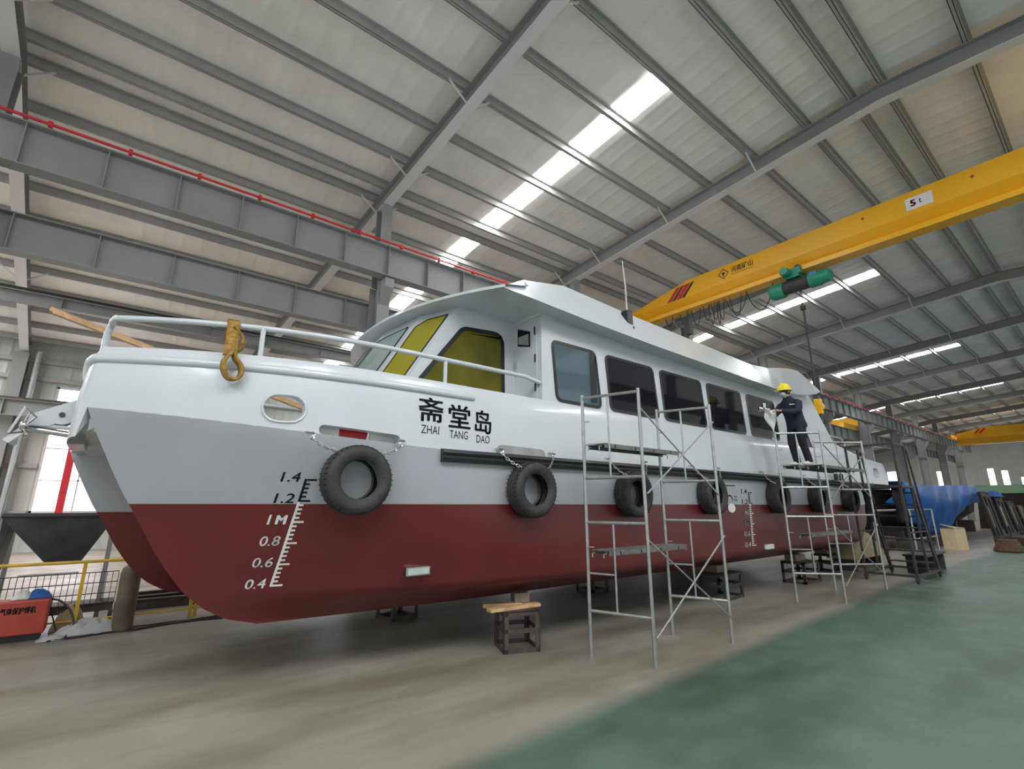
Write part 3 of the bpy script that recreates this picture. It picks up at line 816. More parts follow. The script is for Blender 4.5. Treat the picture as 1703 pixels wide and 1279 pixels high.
# --- bow rail
ri = inset(outline(4.42, 26), .13)
rz = 3.45
half = [(x, y) for x, y in ri if y < 6.0]
x0_, y0_ = half[0]
path = [(x0_ - .01, y0_, 3.14), (x0_ - .01, y0_, 3.36), (x0_ + .01, y0_ - .03, 3.43)] + [(x, y, rz) for x, y in half[1:]]
path[-1] = (4.40, path[-1][1], 3.40)
for s in (1, -1):
    pp = [(x, y, z) if s == 1 else farp(x, y, 3.0)[:2] + (z,) for x, y, z in path]
    r = MB().tube(pp, .030, 10).build('bow_rail', 'white', boat)
    for xs_ in (0.86, 2.86):
        yy = plan(xs_) + .13; yy = yy if s == 1 else 2 * YB - yy
        MB().tube([(xs_, yy, 3.12), (xs_, yy, rz)], .024, 8).build('stanchion', 'white', r)
    # aft rail loop
    yy = 5.2 if s == 1 else 2 * YB - 5.2
    MB().tube([(15.2, yy, 2.6), (15.2, yy, 3.55), (15.4, yy, 3.66), (16.6, yy, 3.66), (16.85, yy, 3.5), (16.85, yy, 2.6)], .022, 8).build('aft_rail', 'white', boat)
    MB().tube([(15.2, yy, 3.3), (16.85, yy, 3.3)], .016, 8).build('aft_rail_bar', 'white', boat)
# --- hull fittings
lp = MB().box((2.50, hit(bvh_near, 2.6, 1.03) - .05, 0.975), (2.79, hit(bvh_near, 2.6, 1.03) + .05, 1.065)).build('keel_light', 'chrome', boat, bevel=.008)
MB().box((2.52, hit(bvh_near, 2.6, 1.03) - .054, 0.99), (2.77, hit(bvh_near, 2.6, 1.03) - .045, 1.05)).build('lens', 'pad', lp)
MB().box((10.22, 4.78, .86), (10.55, 4.84, .95)).build('anode_plate', 'letter_w', boat, bevel=.008)
# freeing-port backing plate and the bracket plate over the second tyre
MB().prism([(x, hit(top_near_bvh, x, max(z, zk(x) + .002)) - .012 if hit(top_near_bvh, x, max(z, zk(x) + .002)) else 4.8, z) for x, z in pill(3.95, 2.37, 0.80, 0.15, tilt=.02)], (0, .03, 0)).build('step_plate', 'recess', boat)
for xa_, xb_ in ((1.36, 1.66), (1.98, 2.32)):
    MB().prism([(xa_, plan(xa_) + .15, 2.36), (xb_, plan(xb_) + .15, 2.36), (xb_, plan(xb_) + .15, 2.62), (xa_, plan(xa_) + .15, 2.62)], (0, .02, 0)).build('inner_coaming', 'letter_w', boat)
rb = MB().lathe([(.0, -.07), (.16, -.07), (.17, 0), (.16, .07), (0, .07)], (1.82, 5.12, 2.47), 'Y', 20).build('red_disc', 'red', boat)  # plain red disc behind the freeing port, not a lamp
# --- draft marks and names
def text_polys(body, size, bold=0.0, shear=0.0, sx=1.0):
    cu = bpy.data.curves.new('txt', 'FONT'); cu.body = body; cu.size = size; cu.shear = shear
    cu.resolution_u = 3
    ob = bpy.data.objects.new('txt', cu); COL.objects.link(ob)
    bpy.context.view_layer.update(); dg = bpy.context.evaluated_depsgraph_get()
    me = bpy.data.meshes.new_from_object(ob.evaluated_get(dg))
    vs = [(v.co.x * sx, v.co.y) for v in me.vertices]; fs = [tuple(p.vertices) for p in me.polygons]
    bpy.data.objects.remove(ob); bpy.data.curves.remove(cu); bpy.data.meshes.remove(me)
    if bold:
        V, F = [], []
        for dx_, dy_ in ((0, 0), (bold, 0), (-bold, 0), (0, bold * .7), (0, -bold * .7)):
            F += [tuple(i + len(V) for i in f) for f in fs]; V += [(a + dx_, b + dy_) for a, b in vs]
        return V, F
    return vs, fs
def put_text(mbd, body, x, z, size, bvh, bold=0.0, shear=0.0, sx=1.0, align='L', fit=None, off=.004, slope=0.0):
    vs, fs = text_polys(body, size, bold, shear, sx)
    if not vs: return
    x0, x1 = min(v[0] for v in vs), max(v[0] for v in vs); y0, y1 = min(v[1] for v in vs), max(v[1] for v in vs)
    if fit: kx, kz = fit[0] / (x1 - x0), fit[1] / (y1 - y0)
    else: kx = kz = 1
    out = []
    for a, b in vs:
        X = x + (a - x0) * kx - ((x1 - x0) * kx if align == 'R' else 0); Z = z + (b - y0) * kz
        Z += slope * (X - x)
        Y = hit(bvh, X, Z) if bvh else None
        out.append((X, (Y if Y else 4.82) - off, Z))
    mbd.add(out, fs)
nmk = MB()
for ch, xa, xb, za, zb_ in (('斋', 2.46, 2.79, 2.635, 2.925), ('堂', 2.85, 3.16, 2.60, 2.885), ('岛', 3.22, 3.47, 2.565, 2.86)):
    put_text(nmk, ch, xa, za, .3, top_near_bvh, bold=.006, fit=(xb - xa, zb_ - za))
for w_, xa, xb, za in (('ZHAI', 2.50, 2.73, 2.50), ('TANG', 2.87, 3.12, 2.475), ('DAO', 3.245, 3.44, 2.45)):
    put_text(nmk, w_, xa, za, .1, top_near_bvh, fit=(xb - xa, .095))
nmk.build('name_lettering', 'lettering', boat, fix=False)['label'] = 'black boat name in Chinese characters and capital letters'
def draft(x, lean, zk0, bk, wh_, sc=1.0):
    # z of mark m metres is 0.55+m
    def P(mx, dx, m):
        X = mx + lean * (m - .4) + dx; Z = .55 + m; return X, Z
    def quad(mbd, x0, z0, x1, z1, lean_):
        pts = []
        n = 3
        q = [(x0, z0), (x1, z0), (x1, z1), (x0, z1)]
        vs = []
        for a, b in q:
            X = a + lean_ * (b - z0); Y = hit(bvh_near, X, b); vs.append((X, (Y or 4.82) - .004, b))
        mbd.add(vs, [(0, 1, 2, 3)])
    for i in range(0, 26):
        m = .4 + i * .04
        X, Z = P(x, 0, m)
        if m > 1.401: break
        tgt = bk if Z > 1.728 else wh_
        L = .11 * sc if i % 5 == 0 else .06 * sc
        quad(tgt, X, Z, X + L, Z + .018, 0)
        if m < 1.38: quad(tgt, X, Z, X + .022, Z + .042, lean)
    for m, t in ((.4, '0.4'), (.6, '0.6'), (.8, '0.8'), (1.0, '1M'), (1.2, '1.2'), (1.4, '1.4')):
        X, Z = P(x, -.035 * sc, m)
        if t == '1M':
            put_text(wh_, '1', X - .135 * sc, Z - .012, .1, bvh_near, shear=.12, align='R', fit=(.03 * sc, .092), bold=.0012)
            put_text(wh_, 'M', X, Z - .012, .1, bvh_near, shear=.1, align='R', fit=(.10 * sc, .088), bold=.005)
        else:
            put_text(bk if m > 1.15 else wh_, t, X, Z - .012, .1, bvh_near, shear=.12, align='R', fit=(.17 * sc, .092), bold=.0012)
bk, wt = MB(), MB()
draft(1.245, .12, 0, bk, wt)
draft(9.72, .06, 0, bk, wt, 1.35)
# load line mark amidships
ring = [(9.05 + .11 * math.cos(a), 1.80 + .11 * math.sin(a)) for a in [PI * k / 10 for k in range(11)]]
vs = []
for x, z in ring: 
    vs += [(x, 4.814, z), (9.05 + (x - 9.05) * .8, 4.814, 1.80 + (z - 1.80) * .8)]
bk.add(vs, [(2 * k, 2 * k + 2, 2 * k + 3, 2 * k + 1) for k in range(10)])
bk.add([(8.9, 4.814, 2.09), (9.3, 4.814, 2.09), (9.3, 4.814, 2.075), (8.9, 4.814, 2.075)], [(0, 1, 2, 3)])
vs = [(9.08 + .14 * math.cos(2 * PI * k / 16), 4.813, 1.665 + .085 * math.sin(2 * PI * k / 16)) for k in range(16)]
wt.add(vs, [tuple(range(16))])
put_text(bk, 'ZC', 9.22, 1.80, .1, bvh_near, fit=(.12, .09))
bk.build('black_draft_marks', 'lettering', boat, fix=False); wt.build('white_draft_marks', 'letter_w', boat, fix=False)
# weld seam line down the bow
sm_ = MB(); pts = []
for k in range(14):
    z = 2.50 - k * .06; X = 1.30 - k * .014; Y = hit(top_near_bvh if z > zk(X) else bvh_near, X, z)
    if Y: pts.append((X, Y - .001, z))
# --- bow roller arm
ax = YB - .35
arm = MB()
for dy in (-.09, .09):
    arm.prism([(-.45, ax + dy - .01, 2.84), (-.86, ax + dy - .01, 2.60), (-.86, ax + dy - .01, 2.49), (-.70, ax + dy - .01, 2.50), (-.47, ax + dy - .01, 2.64)], (0, .02, 0))
arm.box((-.86, ax - .09, 2.49), (-.5, ax + .09, 2.51))
ar = arm.build('bow_roller_arm', 'white', boat)
MB().lathe([(.0, -.085), (.10, -.085), (.10, -.06), (.075, -.03), (.075, .03), (.10, .06), (.10, .085), (0, .085)], (-.62, ax, 2.62), 'Y', 24).build('roller', 'white', ar)
MB().lathe([(.0, -.105), (.10, -.105), (.10, -.095), (0, -.095)], (-.62, ax, 2.62), 'Y', 24).build('cheek_disc', 'white', ar)
MB().lathe([(0, -.12), (.025, -.12), (.025, .12), (0, .12)], (-.62, ax, 2.62), 'Y', 14).build('axle', 'darksteel', ar)
MB().tube([(-.53, ax - .1, 2.66), (-.44, ax - .16, 2.72)], .018, 8).build('stay', 'chrome', ar)

# anchor, hung from the roller arm
an = thing('anchor', 'stainless anchor with long shank hung under the bow roller', 'anchor', (-.9, ax, 2.40))
sh = MB().tube([(-.86, ax - .03, 2.47), (-.36, ax - .12, 2.40)], [.030, .034], 10).build('shank', 'chrome', an)
MB().tube([(-.38, ax - .12, 2.40), (-.27, ax - .14, 2.375)], .022, 8).build('shackle', 'chrome', an)
cw = MB().tube([(-.87, ax - .17, 2.48), (-.87, ax + .17, 2.48)], .026, 10).ball((-.87, ax - .17, 2.48), .038).ball((-.87, ax + .17, 2.48), .038)
cw.build('crown', 'chrome', an)
for s_ in (-1, 1):
    y = ax + s_ * .14
    MB().tube([(-.87, y, 2.48), (-.80, y + s_ * .02, 2.57), (-.89, y + s_ * .04, 2.66), (-.96, y + s_ * .04, 2.40), (-.87, y, 2.42)], .013, 6).build('fluke', 'chrome', an)
    MB().prism([(-.90, y, 2.46), (-.86, y, 2.42), (-.95, y + s_ * .03, 2.30), (-1.0, y + s_ * .03, 2.33)], (0, .014, 0)).build('fluke_tip', 'chrome', an)
rp = MB().tube([(-.89, ax, 2.42), (-.91, ax + .05, 1.8), (-.93, ax + .15, 1.2), (-.95, ax + .22, .6), (-.96, ax + .3, .02)], .016, 6)
tag(rp.build('rope', 'sheet', loc=(-1.1, ax, 0)), 'pale rope hanging from the anchor to the floor', 'rope')

# --- tyres
TY = [1.80, 4.01, 6.02, 8.23, 10.82, 12.91, 14.97]
TL = ['largest-looking black tyre fender under the red port, nearest the bow', 'second black tyre fender from the bow, below the step plate', 'tyre fender behind the nearest scaffold tower\'s right post',
      'tyre fender beside the midship load line mark', 'tyre fender under the masked worker\'s platform', 'tyre fender just aft of the worker\'s platform', 'aftmost black tyre fender near the stern']
tyre_prof = [(.19, -.07), (.215, -.092), (.27, -.105), (.315, -.095), (.336, -.07), (.342, -.03), (.336, -.027), (.336, -.018), (.343, -.012), (.343, .012), (.336, .018), (.336, .027), (.342, .03), (.336, .07), (.315, .095), (.27, .105), (.215, .092), (.19, .07), (.205, .055), (.26, .083), (.318, .06), (.325, 0), (.318, -.06), (.26, -.083), (.205, -.055)]
zt_ = [1.965, 1.905, 1.885, 1.90, 1.89, 1.89, 1.89]
for i, (x, z) in enumerate(zip(TY, zt_)):
    ys_ = hit(bvh_near, x, z); t = thing('tyre_fender', TL[i], 'tyre', (x, ys_ - .112, z), 'tyre fenders along the hull')
    if i == 0:
        T0 = MB().lathe([(r, h) for r, h in tyre_prof], (0, 0, 0), 'Y', 40, closed=True)
        o = T0.build('tyre_casing', 'rubber', None); o.parent = t; tme = o.data
        grv = MB()
        for k in range(40):
            a = 2 * PI * k / 40
            grv.bar((.334 * math.cos(a), -.085, .334 * math.sin(a)), (.336 * math.cos(a + .05), -.035, .336 * math.sin(a + .05)), .018, .004)
            grv.bar((.334 * math.cos(a), .085, .334 * math.sin(a)), (.336 * math.cos(a + .05), .035, .336 * math.sin(a + .05)), .018, .004)
        g = grv.build('tread_block', 'rubber', None); g.parent = t; gme = g.data; g['kind'] = 'stuff'
    else:
        o = bpy.data.objects.new('tyre_casing', tme); COL.objects.link(o); o.parent = t
        g = bpy.data.objects.new('tread_block', gme); COL.objects.link(g); g.parent = t; g['kind'] = 'stuff'
    if i: t.rotation_euler = (0, .7 * i, 0)
    t.scale = (1, 1.18, 1); t.location.y -= .02
    # chains and eyes belong to the boat side
for i, (x, z) in enumerate(zip(TY, zt_)):
    ex = .47 if i == 0 else .44
    for s in (-1, 1):
        zz = 2.36 if i == 0 else 2.36
        X = x + s * ex - (.02 if i == 0 else 0)
        h = hit(top_near_bvh, X, 2.40)
        yy = (h or 4.82) - .01
        e = thing('tyre_chain', 'galvanised chain tying the %s to the hull, %s one' % (['bow tyre', 'second tyre', 'third tyre', 'fourth tyre', 'fifth tyre', 'sixth tyre', 'aftmost tyre'][i], 'forward' if s < 0 else 'aft'), 'chain', (X, yy, 2.37), 'tyre chains')
        MB().tube([(X - .035, yy, 2.40), (X - .03, yy - .05, 2.385), (X + .03, yy - .05, 2.385), (X + .035, yy, 2.40)], .012, 6).chain((X + .03 * -s, yy - .05, 2.39), (X - .02 * s, yy - .06, 2.33), .0, .04).build('shackle', 'chrome', e)
        cy = hit(bvh_near, x, z) - .20
        MB().chain((X, yy - .06, 2.35), (x + s * .22, cy, z + .27), .03, .05).build('chain_links', 'chrome', e)
# --- lifting sling over the bow rail
sx0, yq = .60, plan(.6)
sl = thing('lifting_sling', 'ochre webbing sling looped over the bow rail', 'sling', (sx0, yq, 3.3))
def ribbon(pts, w, t=.012):
    mbr = MB()
    for a, b in zip(pts[:-1], pts[1:]):
        mbr.bar(a, b, w, t, up=(0, 1, 0))
    return mbr
P_ = [(.60, yq + .10, 3.49), (.60, yq + .04, 3.42), (.60, yq + .01, 3.24), (.59, yq - .04, 3.10), (.58, yq - .055, 2.98)]
rib = MB()
rib.grid([[(x - .055, y, z), (x + .055, y - .01, z)] for x, y, z in [(.60, yq + .17, 3.30), (.60, yq + .165, 3.44), (.60, yq + .12, 3.49), (.60, yq + .085, 3.45), (.60, yq + .04, 3.3), (.59, yq - .02, 3.16), (.585, yq - .055, 3.08)]], True)
o = rib.build('webbing', 'strap', sl); so = o.modifiers.new('s', 'SOLIDIFY'); so.thickness = .014
lpn = MB(); cx, cz = .60, 2.97
loop = [(cx + .01, 3.12), (cx - .05, 3.04), (cx - .055, 2.95), (cx - .01, 2.87), (cx + .06, 2.86), (cx + .095, 2.92), (cx + .08, 3.0), (cx + .03, 3.06), (cx + .015, 3.14)]
def smooth2(P, n=5):
    P = [P[0]] + list(P) + [P[-1]]; out = []
    for i in range(1, len(P) - 2):
        for k in range(n):
            t = k / n; a, b, c, d = P[i - 1:i + 3]
            out.append(tuple(.5 * (2 * b[j] + (c[j] - a[j]) * t + (2 * a[j] - 5 * b[j] + 4 * c[j] - d[j]) * t * t + (3 * b[j] - a[j] - 3 * c[j] + d[j]) * t ** 3) for j in range(2)))
    return out + [P[-2]]
lpn.grid([[(x - .008, yq - .045, z), (x + .008, yq - .125, z)] for x, z in smooth2(loop)], True)
o = lpn.build('loop', 'strap', sl); so = o.modifiers.new('s', 'SOLIDIFY'); so.thickness = .026; so.offset = 0
lp2 = MB().grid([[(x - .02, yq + .03, z), (x + .02, yq + .10, z)] for x, z in smooth2([(.62, 3.42), (.68, 3.36), (.71, 3.28), (.68, 3.19), (.62, 3.15)])], True)
o = lp2.build('second_loop', 'strap', sl); so = o.modifiers.new('s', 'SOLIDIFY'); so.thickness = .014
# timber leaning over the bow
def plank_(name, label, p, q, w, h, m='wood', cat='plank', group=None):
    p = Vector(p); o = MB().bar(p, q, w, h).build(name, m, loc=p); return tag(o, label, cat, group)
plank_('timber_plank', 'upper of two pale timber planks leaning out over the bow', (-1.07, 8.0, 4.10), (2.22, 8.05, 3.20), .10, .05)
plank_('timber_plank', 'lower of two pale timber planks leaning out over the bow', (-1.02, 7.86, 4.03), (2.16, 7.90, 3.16), .09, .045)
# ==REST==
# ---------------------------------------------------------------- overhead cranes
def yz_poly_text(mbd, body, x, ya, yb, z0, z1, bold=0.0):
    vs, fs = text_polys(body, .3, bold)
    if not vs: return
    x0, x1 = min(v[0] for v in vs), max(v[0] for v in vs); y0, y1 = min(v[1] for v in vs), max(v[1] for v in vs)
    mbd.add([(x, ya - (a - x0) / (x1 - x0) * (ya - yb), z0 + (b - y0) / (y1 - y0) * (z1 - z0)) for a, b in vs], fs)
def crane(label, X, detail=True, red2=False, zm=8.87, zf=8.42):
    c = thing('overhead_crane', label, 'crane', (X, 2.0, 8.4))
    y0, y1 = YN + .5, 11.12
    def profile(y, top):
        return [(X, y, zm), (X, y, top), (X + .50, y, top), (X + .50, y, zm), (X + .30, y, zf + .20), (X + .30, y, zf + .14), (X + .46, y, zf + .14), (X + .46, y, zf), (X + .04, y, zf), (X + .04, y, zf + .14), (X + .20, y, zf + .14), (X + .20, y, zf + .20)]
    g = MB(); e_ = .08 if zf > 8 else .40
    yy = [y0 + e_, y0 + 2.9, 8.5, y1 - e_]; tops_ = [8.98, 9.47, 9.47, 8.98]
    g.grid([profile(y, t) for y, t in zip(yy, tops_)], False, close=True)
    a = profile(yy[0], tops_[0]); b = profile(yy[-1], tops_[-1])
    g.add(a, [tuple(range(12))]); g.add(b, [tuple(range(12))])
    gd = g.build('main_girder', 'yellow', c)
    for y in (y0, y1):
        e = MB().box((X - 1.1, y - .16, 8.50), (X + 1.5, y + .16, 8.86)).build('end_carriage', 'yellow', c, bevel=.01)
        for wx in (X - .85, X + 1.25):
            MB().lathe([(0, -.03), (.12, -.03), (.12, .03), (0, .03)], (wx, y, 8.56), 'Y', 18).build('wheel', 'darksteel', e)
    st = MB(); rd = MB()
    for k, (ya, w, m_) in enumerate(((9.36, .20, 'r'), (9.14, .12, 'k'), (9.00, .22, 'r'), (8.76, .13, 'k'))):
        t = (rd if m_ == 'r' else st)
        f = X - .004
        t.add([(f, ya, 8.88), (f, ya - w, 8.88), (f, ya - w - .42, min(9.46, 9.35)), (f, ya - .42, 9.33)], [(0, 1, 2, 3)])
    rd.build('red_stripes', 'red', gd, fix=False); 
    if not red2: st.build('black_stripes', 'black', gd, fix=False)
    if detail:
        lg = MB(); cy, cz = 7.16, 9.19; f = X - .004
        def dia(r): return [(f, cy + r, cz), (f, cy, cz + r), (f, cy - r, cz), (f, cy, cz - r)]
        o_, i_ = dia(.19), dia(.155); lg.add(o_ + i_, [(k, (k + 1) % 4, 4 + (k + 1) % 4, 4 + k) for k in range(4)])
        lg.add([(f, cy + .07, cz), (f, cy, cz + .08), (f, cy - .07, cz), (f, cy, cz - .03)], [(0, 1, 2, 3)])
        lg.add([(f, cy + .02, cz - .03), (f, cy - .02, cz - .03), (f, cy - .02, cz - .1), (f, cy + .02, cz - .1)], [(0, 1, 2, 3)])
        yz_poly_text(lg, '河南矿山', f, 6.90, 6.18, 9.12, 9.33, .006)
        yz_poly_text(lg, 'HENAN KUANGSHAN', f, 6.90, 6.18, 9.05, 9.09, .002)
        lg.build('maker_lettering', 'black', gd, fix=False)
        s = MB().box((X - .012, 1.74, 8.97), (X - .002, 2.28, 9.30)).build('load_plate', 'letter_w', gd)
        t5 = MB(); yz_poly_text(t5, '5', X - .016, 2.19, 2.07, 9.05, 9.23, .014); yz_poly_text(t5, 't', X - .016, 2.01, 1.96, 9.08, 9.2, .006)
        t5.build('load_marking', 'red', s, fix=False)
        hl = MB()
        for y, z in ((3.2, 9.24), (1.0, 9.24)): hl.lathe([(0, -.003), (.035, -.003), (.035, .003), (0, .003)], (X - .003, y, z), 'X', 12)
        hl.build('bolt_hole', 'red', gd)
        # festoon cables
        for k, (ya, yb, dz) in enumerate(((5.75, 6.6, .75), (6.55, 7.3, .60), (6.75, 7.15, .72), (7.35, 7.55, .70), (7.5, 7.62, .80), (7.55, 7.8, .62), (7.7, 7.9, .75), (7.85, 8.1, .55), (8.2, 8.55, .60), (8.7, 9.0, .45), (9.3, 9.6, .35))):
            pts = [(X + .2, ya + (yb - ya) * t / 10, 8.40 - dz * (1 - abs(2 * t / 10 - 1) ** 2.2)) for t in range(11)]
            MB().tube(pts, .014, 6).build('festoon_cable', 'hose', c)
        MB().box((X + .1, 8.62, 7.55), (X + .32, 8.80, 8.2)).tube([(X + .2, 8.7, 8.42), (X + .2, 8.7, 8.15)], .02).build('control_pendant', 'black', c)
        # hoist
        hx, hy, hz = X + .2, 5.0, 8.02
        h = MB().lathe([(0, -.42), (.15, -.42), (.20, -.40), (.20, .42), (.15, .44), (0, .44)], (hx - .12, hy, hz), 'Y', 24).build('hoist_drum_housing', 'darksteel', c)
        MB().lathe([(0, .40), (.22, .40), (.24, .46), (.24, .72), (.19, .80), (0, .80)], (hx - .12, hy, hz - .03), 'Y', 24).build('gearbox_end', 'hoist', h)
        MB().lathe([(0, -.86), (.12, -.86), (.19, -.80), (.20, -.60), (.23, -.56), (.23, -.30), (0, -.30)], (hx - .12, hy, hz), 'Y', 24).build('motor', 'hoist', h)
        MB().box((hx - .34, hy - .55, hz - .02), (hx - .30, hy - .36, hz + .16)).build('rating_plate', 'hoist_b', h)
        tr = MB().box((hx - .30, hy - .15, 8.30), (hx - .16, hy + .35, 8.52)).box((hx + .16, hy - .15, 8.30), (hx + .28, hy + .35, 8.52)).box((hx - .30, hy - .1, 8.22), (hx + .28, hy + .3, 8.31)).build('trolley', 'hoist', h, bevel=.02)
        MB().lathe([(0, -.12), (.11, -.12), (.13, -.08), (.13, .12), (0, .14)], (hx - .42, hy + .22, 8.40), 'X', 16).build('trolley_motor', 'hoist', h)
        MB().lathe([(0, -.03), (.1, -.03), (.1, .03), (0, .03)], (hx - .2, hy - .05, 8.5), 'X', 16).build('trolley_wheel', 'darksteel', h)
        rp = MB()
        for d in (-.05, .05): rp.tube([(hx - .1 + d, hy, 7.85), (hx - .1 + d * .5, hy, 4.55)], .012, 6)
        rp.lathe([(0, -.08), (.07, -.06), (.07, .06), (0, .08)], (hx - .1, hy, 7.28), 'Z', 12)
        rp.build('hoist_rope', 'hose', h)
        hk = MB().lathe([(0, -.05), (.14, -.05), (.14, .05), (0, .05)], (hx - .1, hy, 4.34), 'X', 20).box((hx - .17, hy - .09, 4.14), (hx - .03, hy + .09, 4.56)).build('hook_block', 'yellow', h, bevel=.02)
        hp = [(hx - .1, hy + .10 * math.sin(a), 3.96 + .11 * math.cos(a)) for a in [PI * k / 8 for k in range(0, 14)]]
        MB().tube([(hx - .1, hy, 4.18), (hx - .1, hy, 4.09)] + hp, .026, 8).build('hook', 'darksteel', h)
    return c
crane('yellow five tonne girder crane with green hoist above the cabin roof', 14.6)
crane('smaller looking yellow girder crane far down the hall at the right edge', 68.0, detail=False, red2=True, zm=8.45, zf=7.75)
# the neighbouring bay's crane end
c3 = thing('overhead_crane', 'distant yellow crane end seen past the cabin aft corner', 'crane', (41, 13, 7.2))
MB().box((39.4, 12.0, 7.05), (43.4, 12.35, 7.42)).build('end_carriage', 'yellow', c3)
MB().prism([(42.6, 11.9, 7.42), (42.6, 11.9, 8.0), (42.6, 12.6, 8.15), (42.6, 25.0, 8.15), (42.6, 25.0, 7.42)], (.6, 0, 0)).build('main_girder', 'yellow', c3)

# ---------------------------------------------------------------- scaffold towers
def frame(mbA, pn, pf, z0, h):
    n = Vector((pn[0], pn[1], 0)); f = Vector((pf[0], pf[1], 0)); m_ = f.lerp(n, .46)
    for p in (n, f): mbA.tube([(p.x, p.y, z0 + (.0 if z0 else .0)), (p.x, p.y, z0 + h)], .021, 8)
    up = lambda p, z: (p.x, p.y, z0 + z)
    mbA.tube([up(f, h - .04), up(n, h - .04)], .019, 8); mbA.tube([up(f, .5), up(n, .5)], .019, 8)
    mbA.tube([up(m_, .5), up(m_, h - .04)], .013, 6); mbA.tube([up(f, .92), up(m_, .92)], .013, 6)
    mbA.tube([up(f, 1.22), up(f.lerp(n, .12), 1.22)], .008, 6)
def tower(label, A, B, planks, hs=(1.55, 1.58), plank_m='plank'):
    an, af = A; bn, bf = B
    t = thing('scaffold_tower', label, 'scaffold', ((an[0] + bn[0]) / 2, (an[1] + af[1]) / 2, 0))
    z = 0
    for k, h in enumerate(hs):
        for (n_, f_) in (A, B):
            mbA = MB(); frame(mbA, n_, f_, z, h); mbA.build('end_frame', 'galv', t)
        lo_, hi_ = z + .30, z + 1.32
        cb_ = MB().tube([(an[0], an[1] - .02, hi_), (bn[0], bn[1] - .02, lo_)], .011, 6).tube([(an[0], an[1] - .04, lo_), (bn[0], bn[1] - .04, hi_)], .011, 6)
        cb_.build('cross_brace', 'galv', t)
        z += h
    for (xa, xb, ya, yb, zz) in planks:
        p = MB().box((xa, ya, zz), (xb, yb, zz + .012))
        p.box((xa, ya, zz - .045), (xb, ya + .01, zz)).box((xa, yb - .01, zz - .045), (xb, yb, zz))
        for k in range(4):
            xx = xa + (xb - xa) * (k + .5) / 4; p.box((xx - .01, ya, zz - .04), (xx + .01, yb, zz))
        pl = p.build('platform_plank', plank_m, t)
        hkp = MB()
        for xe in (xa, xb):
            for ye in (ya + .05, yb - .05): hkp.tube([(xe, ye, zz - .02), (xe + (.05 if xe == xb else -.05), ye, zz - .03), (xe + (.05 if xe == xb else -.05), ye, zz - .07)], .008, 6)
        hkp.build('plank_hook', 'galv', pl)
    return t
tower('galvanised scaffold tower nearest the camera, beside the second cabin window', ((4.82, 3.60), (4.58, 4.32)), ((6.45, 3.60), (6.18, 4.30)),
      [(4.62, 6.22, 4.00, 4.28, 2.46), (4.62, 6.22, 4.00, 4.28, 1.18)])
T2 = tower('galvanised scaffold tower the masked worker stands on', ((10.48, 3.62), (9.93, 4.22)), ((12.92, 3.66), (12.0, 4.30)),
      [(10.05, 12.6, 3.92, 4.20, 2.46), (10.35, 12.7, 3.62, 3.90, 2.46), (10.3, 12.4, 3.95, 4.20, 1.18)])
# dark rolling stair platform
rk = thing('rolling_stair_platform', 'dark steel rolling stair platform on castors beyond the scaffold', 'platform', (15.2, 4.0, 0))
X0, X1, Y0, Y1 = 14.25, 16.2, 3.42, 4.4
b_ = MB()
for y in (Y0, Y1): b_.bar((X0, y, .16), (X1, y, .16), .06, .05)
for x in (X0, X1): b_.bar((x, Y0, .16), (x, Y1, .16), .06, .05)
b_.build('base_frame', 'darksteel', rk)
for x in (X0, X1):
    for y in (Y0, Y1):
        cs = MB().box((x - .03, y - .04, .06), (x + .03, y + .04, .14)).build('castor', 'darksteel', rk)
        MB().lathe([(0, -.02), (.06, -.02), (.062, 0), (.06, .02), (0, .02)], (x, y, .062), 'Y', 14).build('castor_wheel', 'rubber', cs)
for y in (Y0, Y1):
    MB().bar((X0, y, .18), (X0, y, 3.15), .045, .045).build('post', 'darksteel', rk)
    MB().bar((X0 + .95, y, .18), (X0 + .85, y, 3.15), .045, .045).build('post', 'darksteel', rk)
    MB().bar((X1 - .05, y, .18), (X0 + .95, y, 2.15), .05, .09).build('stair_stringer', 'darksteel', rk)
    MB().bar((X1 + .0, y, .20), (X0 + 1.05, y, 3.1), .035, .035).build('stair_handrail', 'darksteel', rk)
    MB().bar((X0, y, 3.15), (X0 + .85, y, 3.15), .04, .04).build('guard_rail', 'darksteel', rk)
    MB().bar((X0, y, 1.1), (X1 - .5, y, 1.1), .03, .03).build('middle_rail', 'darksteel', rk)
MB().bar((X0, Y0, 3.15), (X0, Y1, 3.15), .04, .04).build('guard_rail', 'darksteel', rk)
MB().box((X0 - .05, Y0 - .04, 2.12), (X0 + 1.0, Y1 + .04, 2.17)).build('platform_deck', 'darksteel', rk)
for k in range(7):
    t_ = (k + .5) / 7; x = X1 - .05 + (X0 + .95 - X1 + .05) * t_; z = .18 + 1.97 * t_
    MB().box((x - .11, Y0, z - .015), (x + .11, Y1, z + .015)).build('tread', 'darksteel', rk)
# black work clothes hung from the platform deck
for k, (x, y, w) in enumerate(((14.45, 3.55, .32), (14.8, 3.58, .36), (14.65, 4.25, .3))):
    pr = MB(); rows_ = []
    for i in range(7):
        z = 2.10 - i * .13; ww = w * (.75 + .25 * math.sin(i * 1.3 + k)); rows_.append([(x - ww / 2 + ww * j / 8, y + .05 * math.sin(j * 1.7 + i * .6 + k), z) for j in range(9)])
    o = pr.grid(rows_, True).build('hanging_jacket', 'navy2', loc=(x, y, 2.1)); so = o.modifiers.new('s', 'SOLIDIFY'); so.thickness = .04
    tag(o, ['black work jacket hung at the near left of the rolling stair platform', 'black work jacket hung at the near right of the rolling stair platform', 'black work jacket hung at the back of the rolling stair platform'][k], 'jacket')

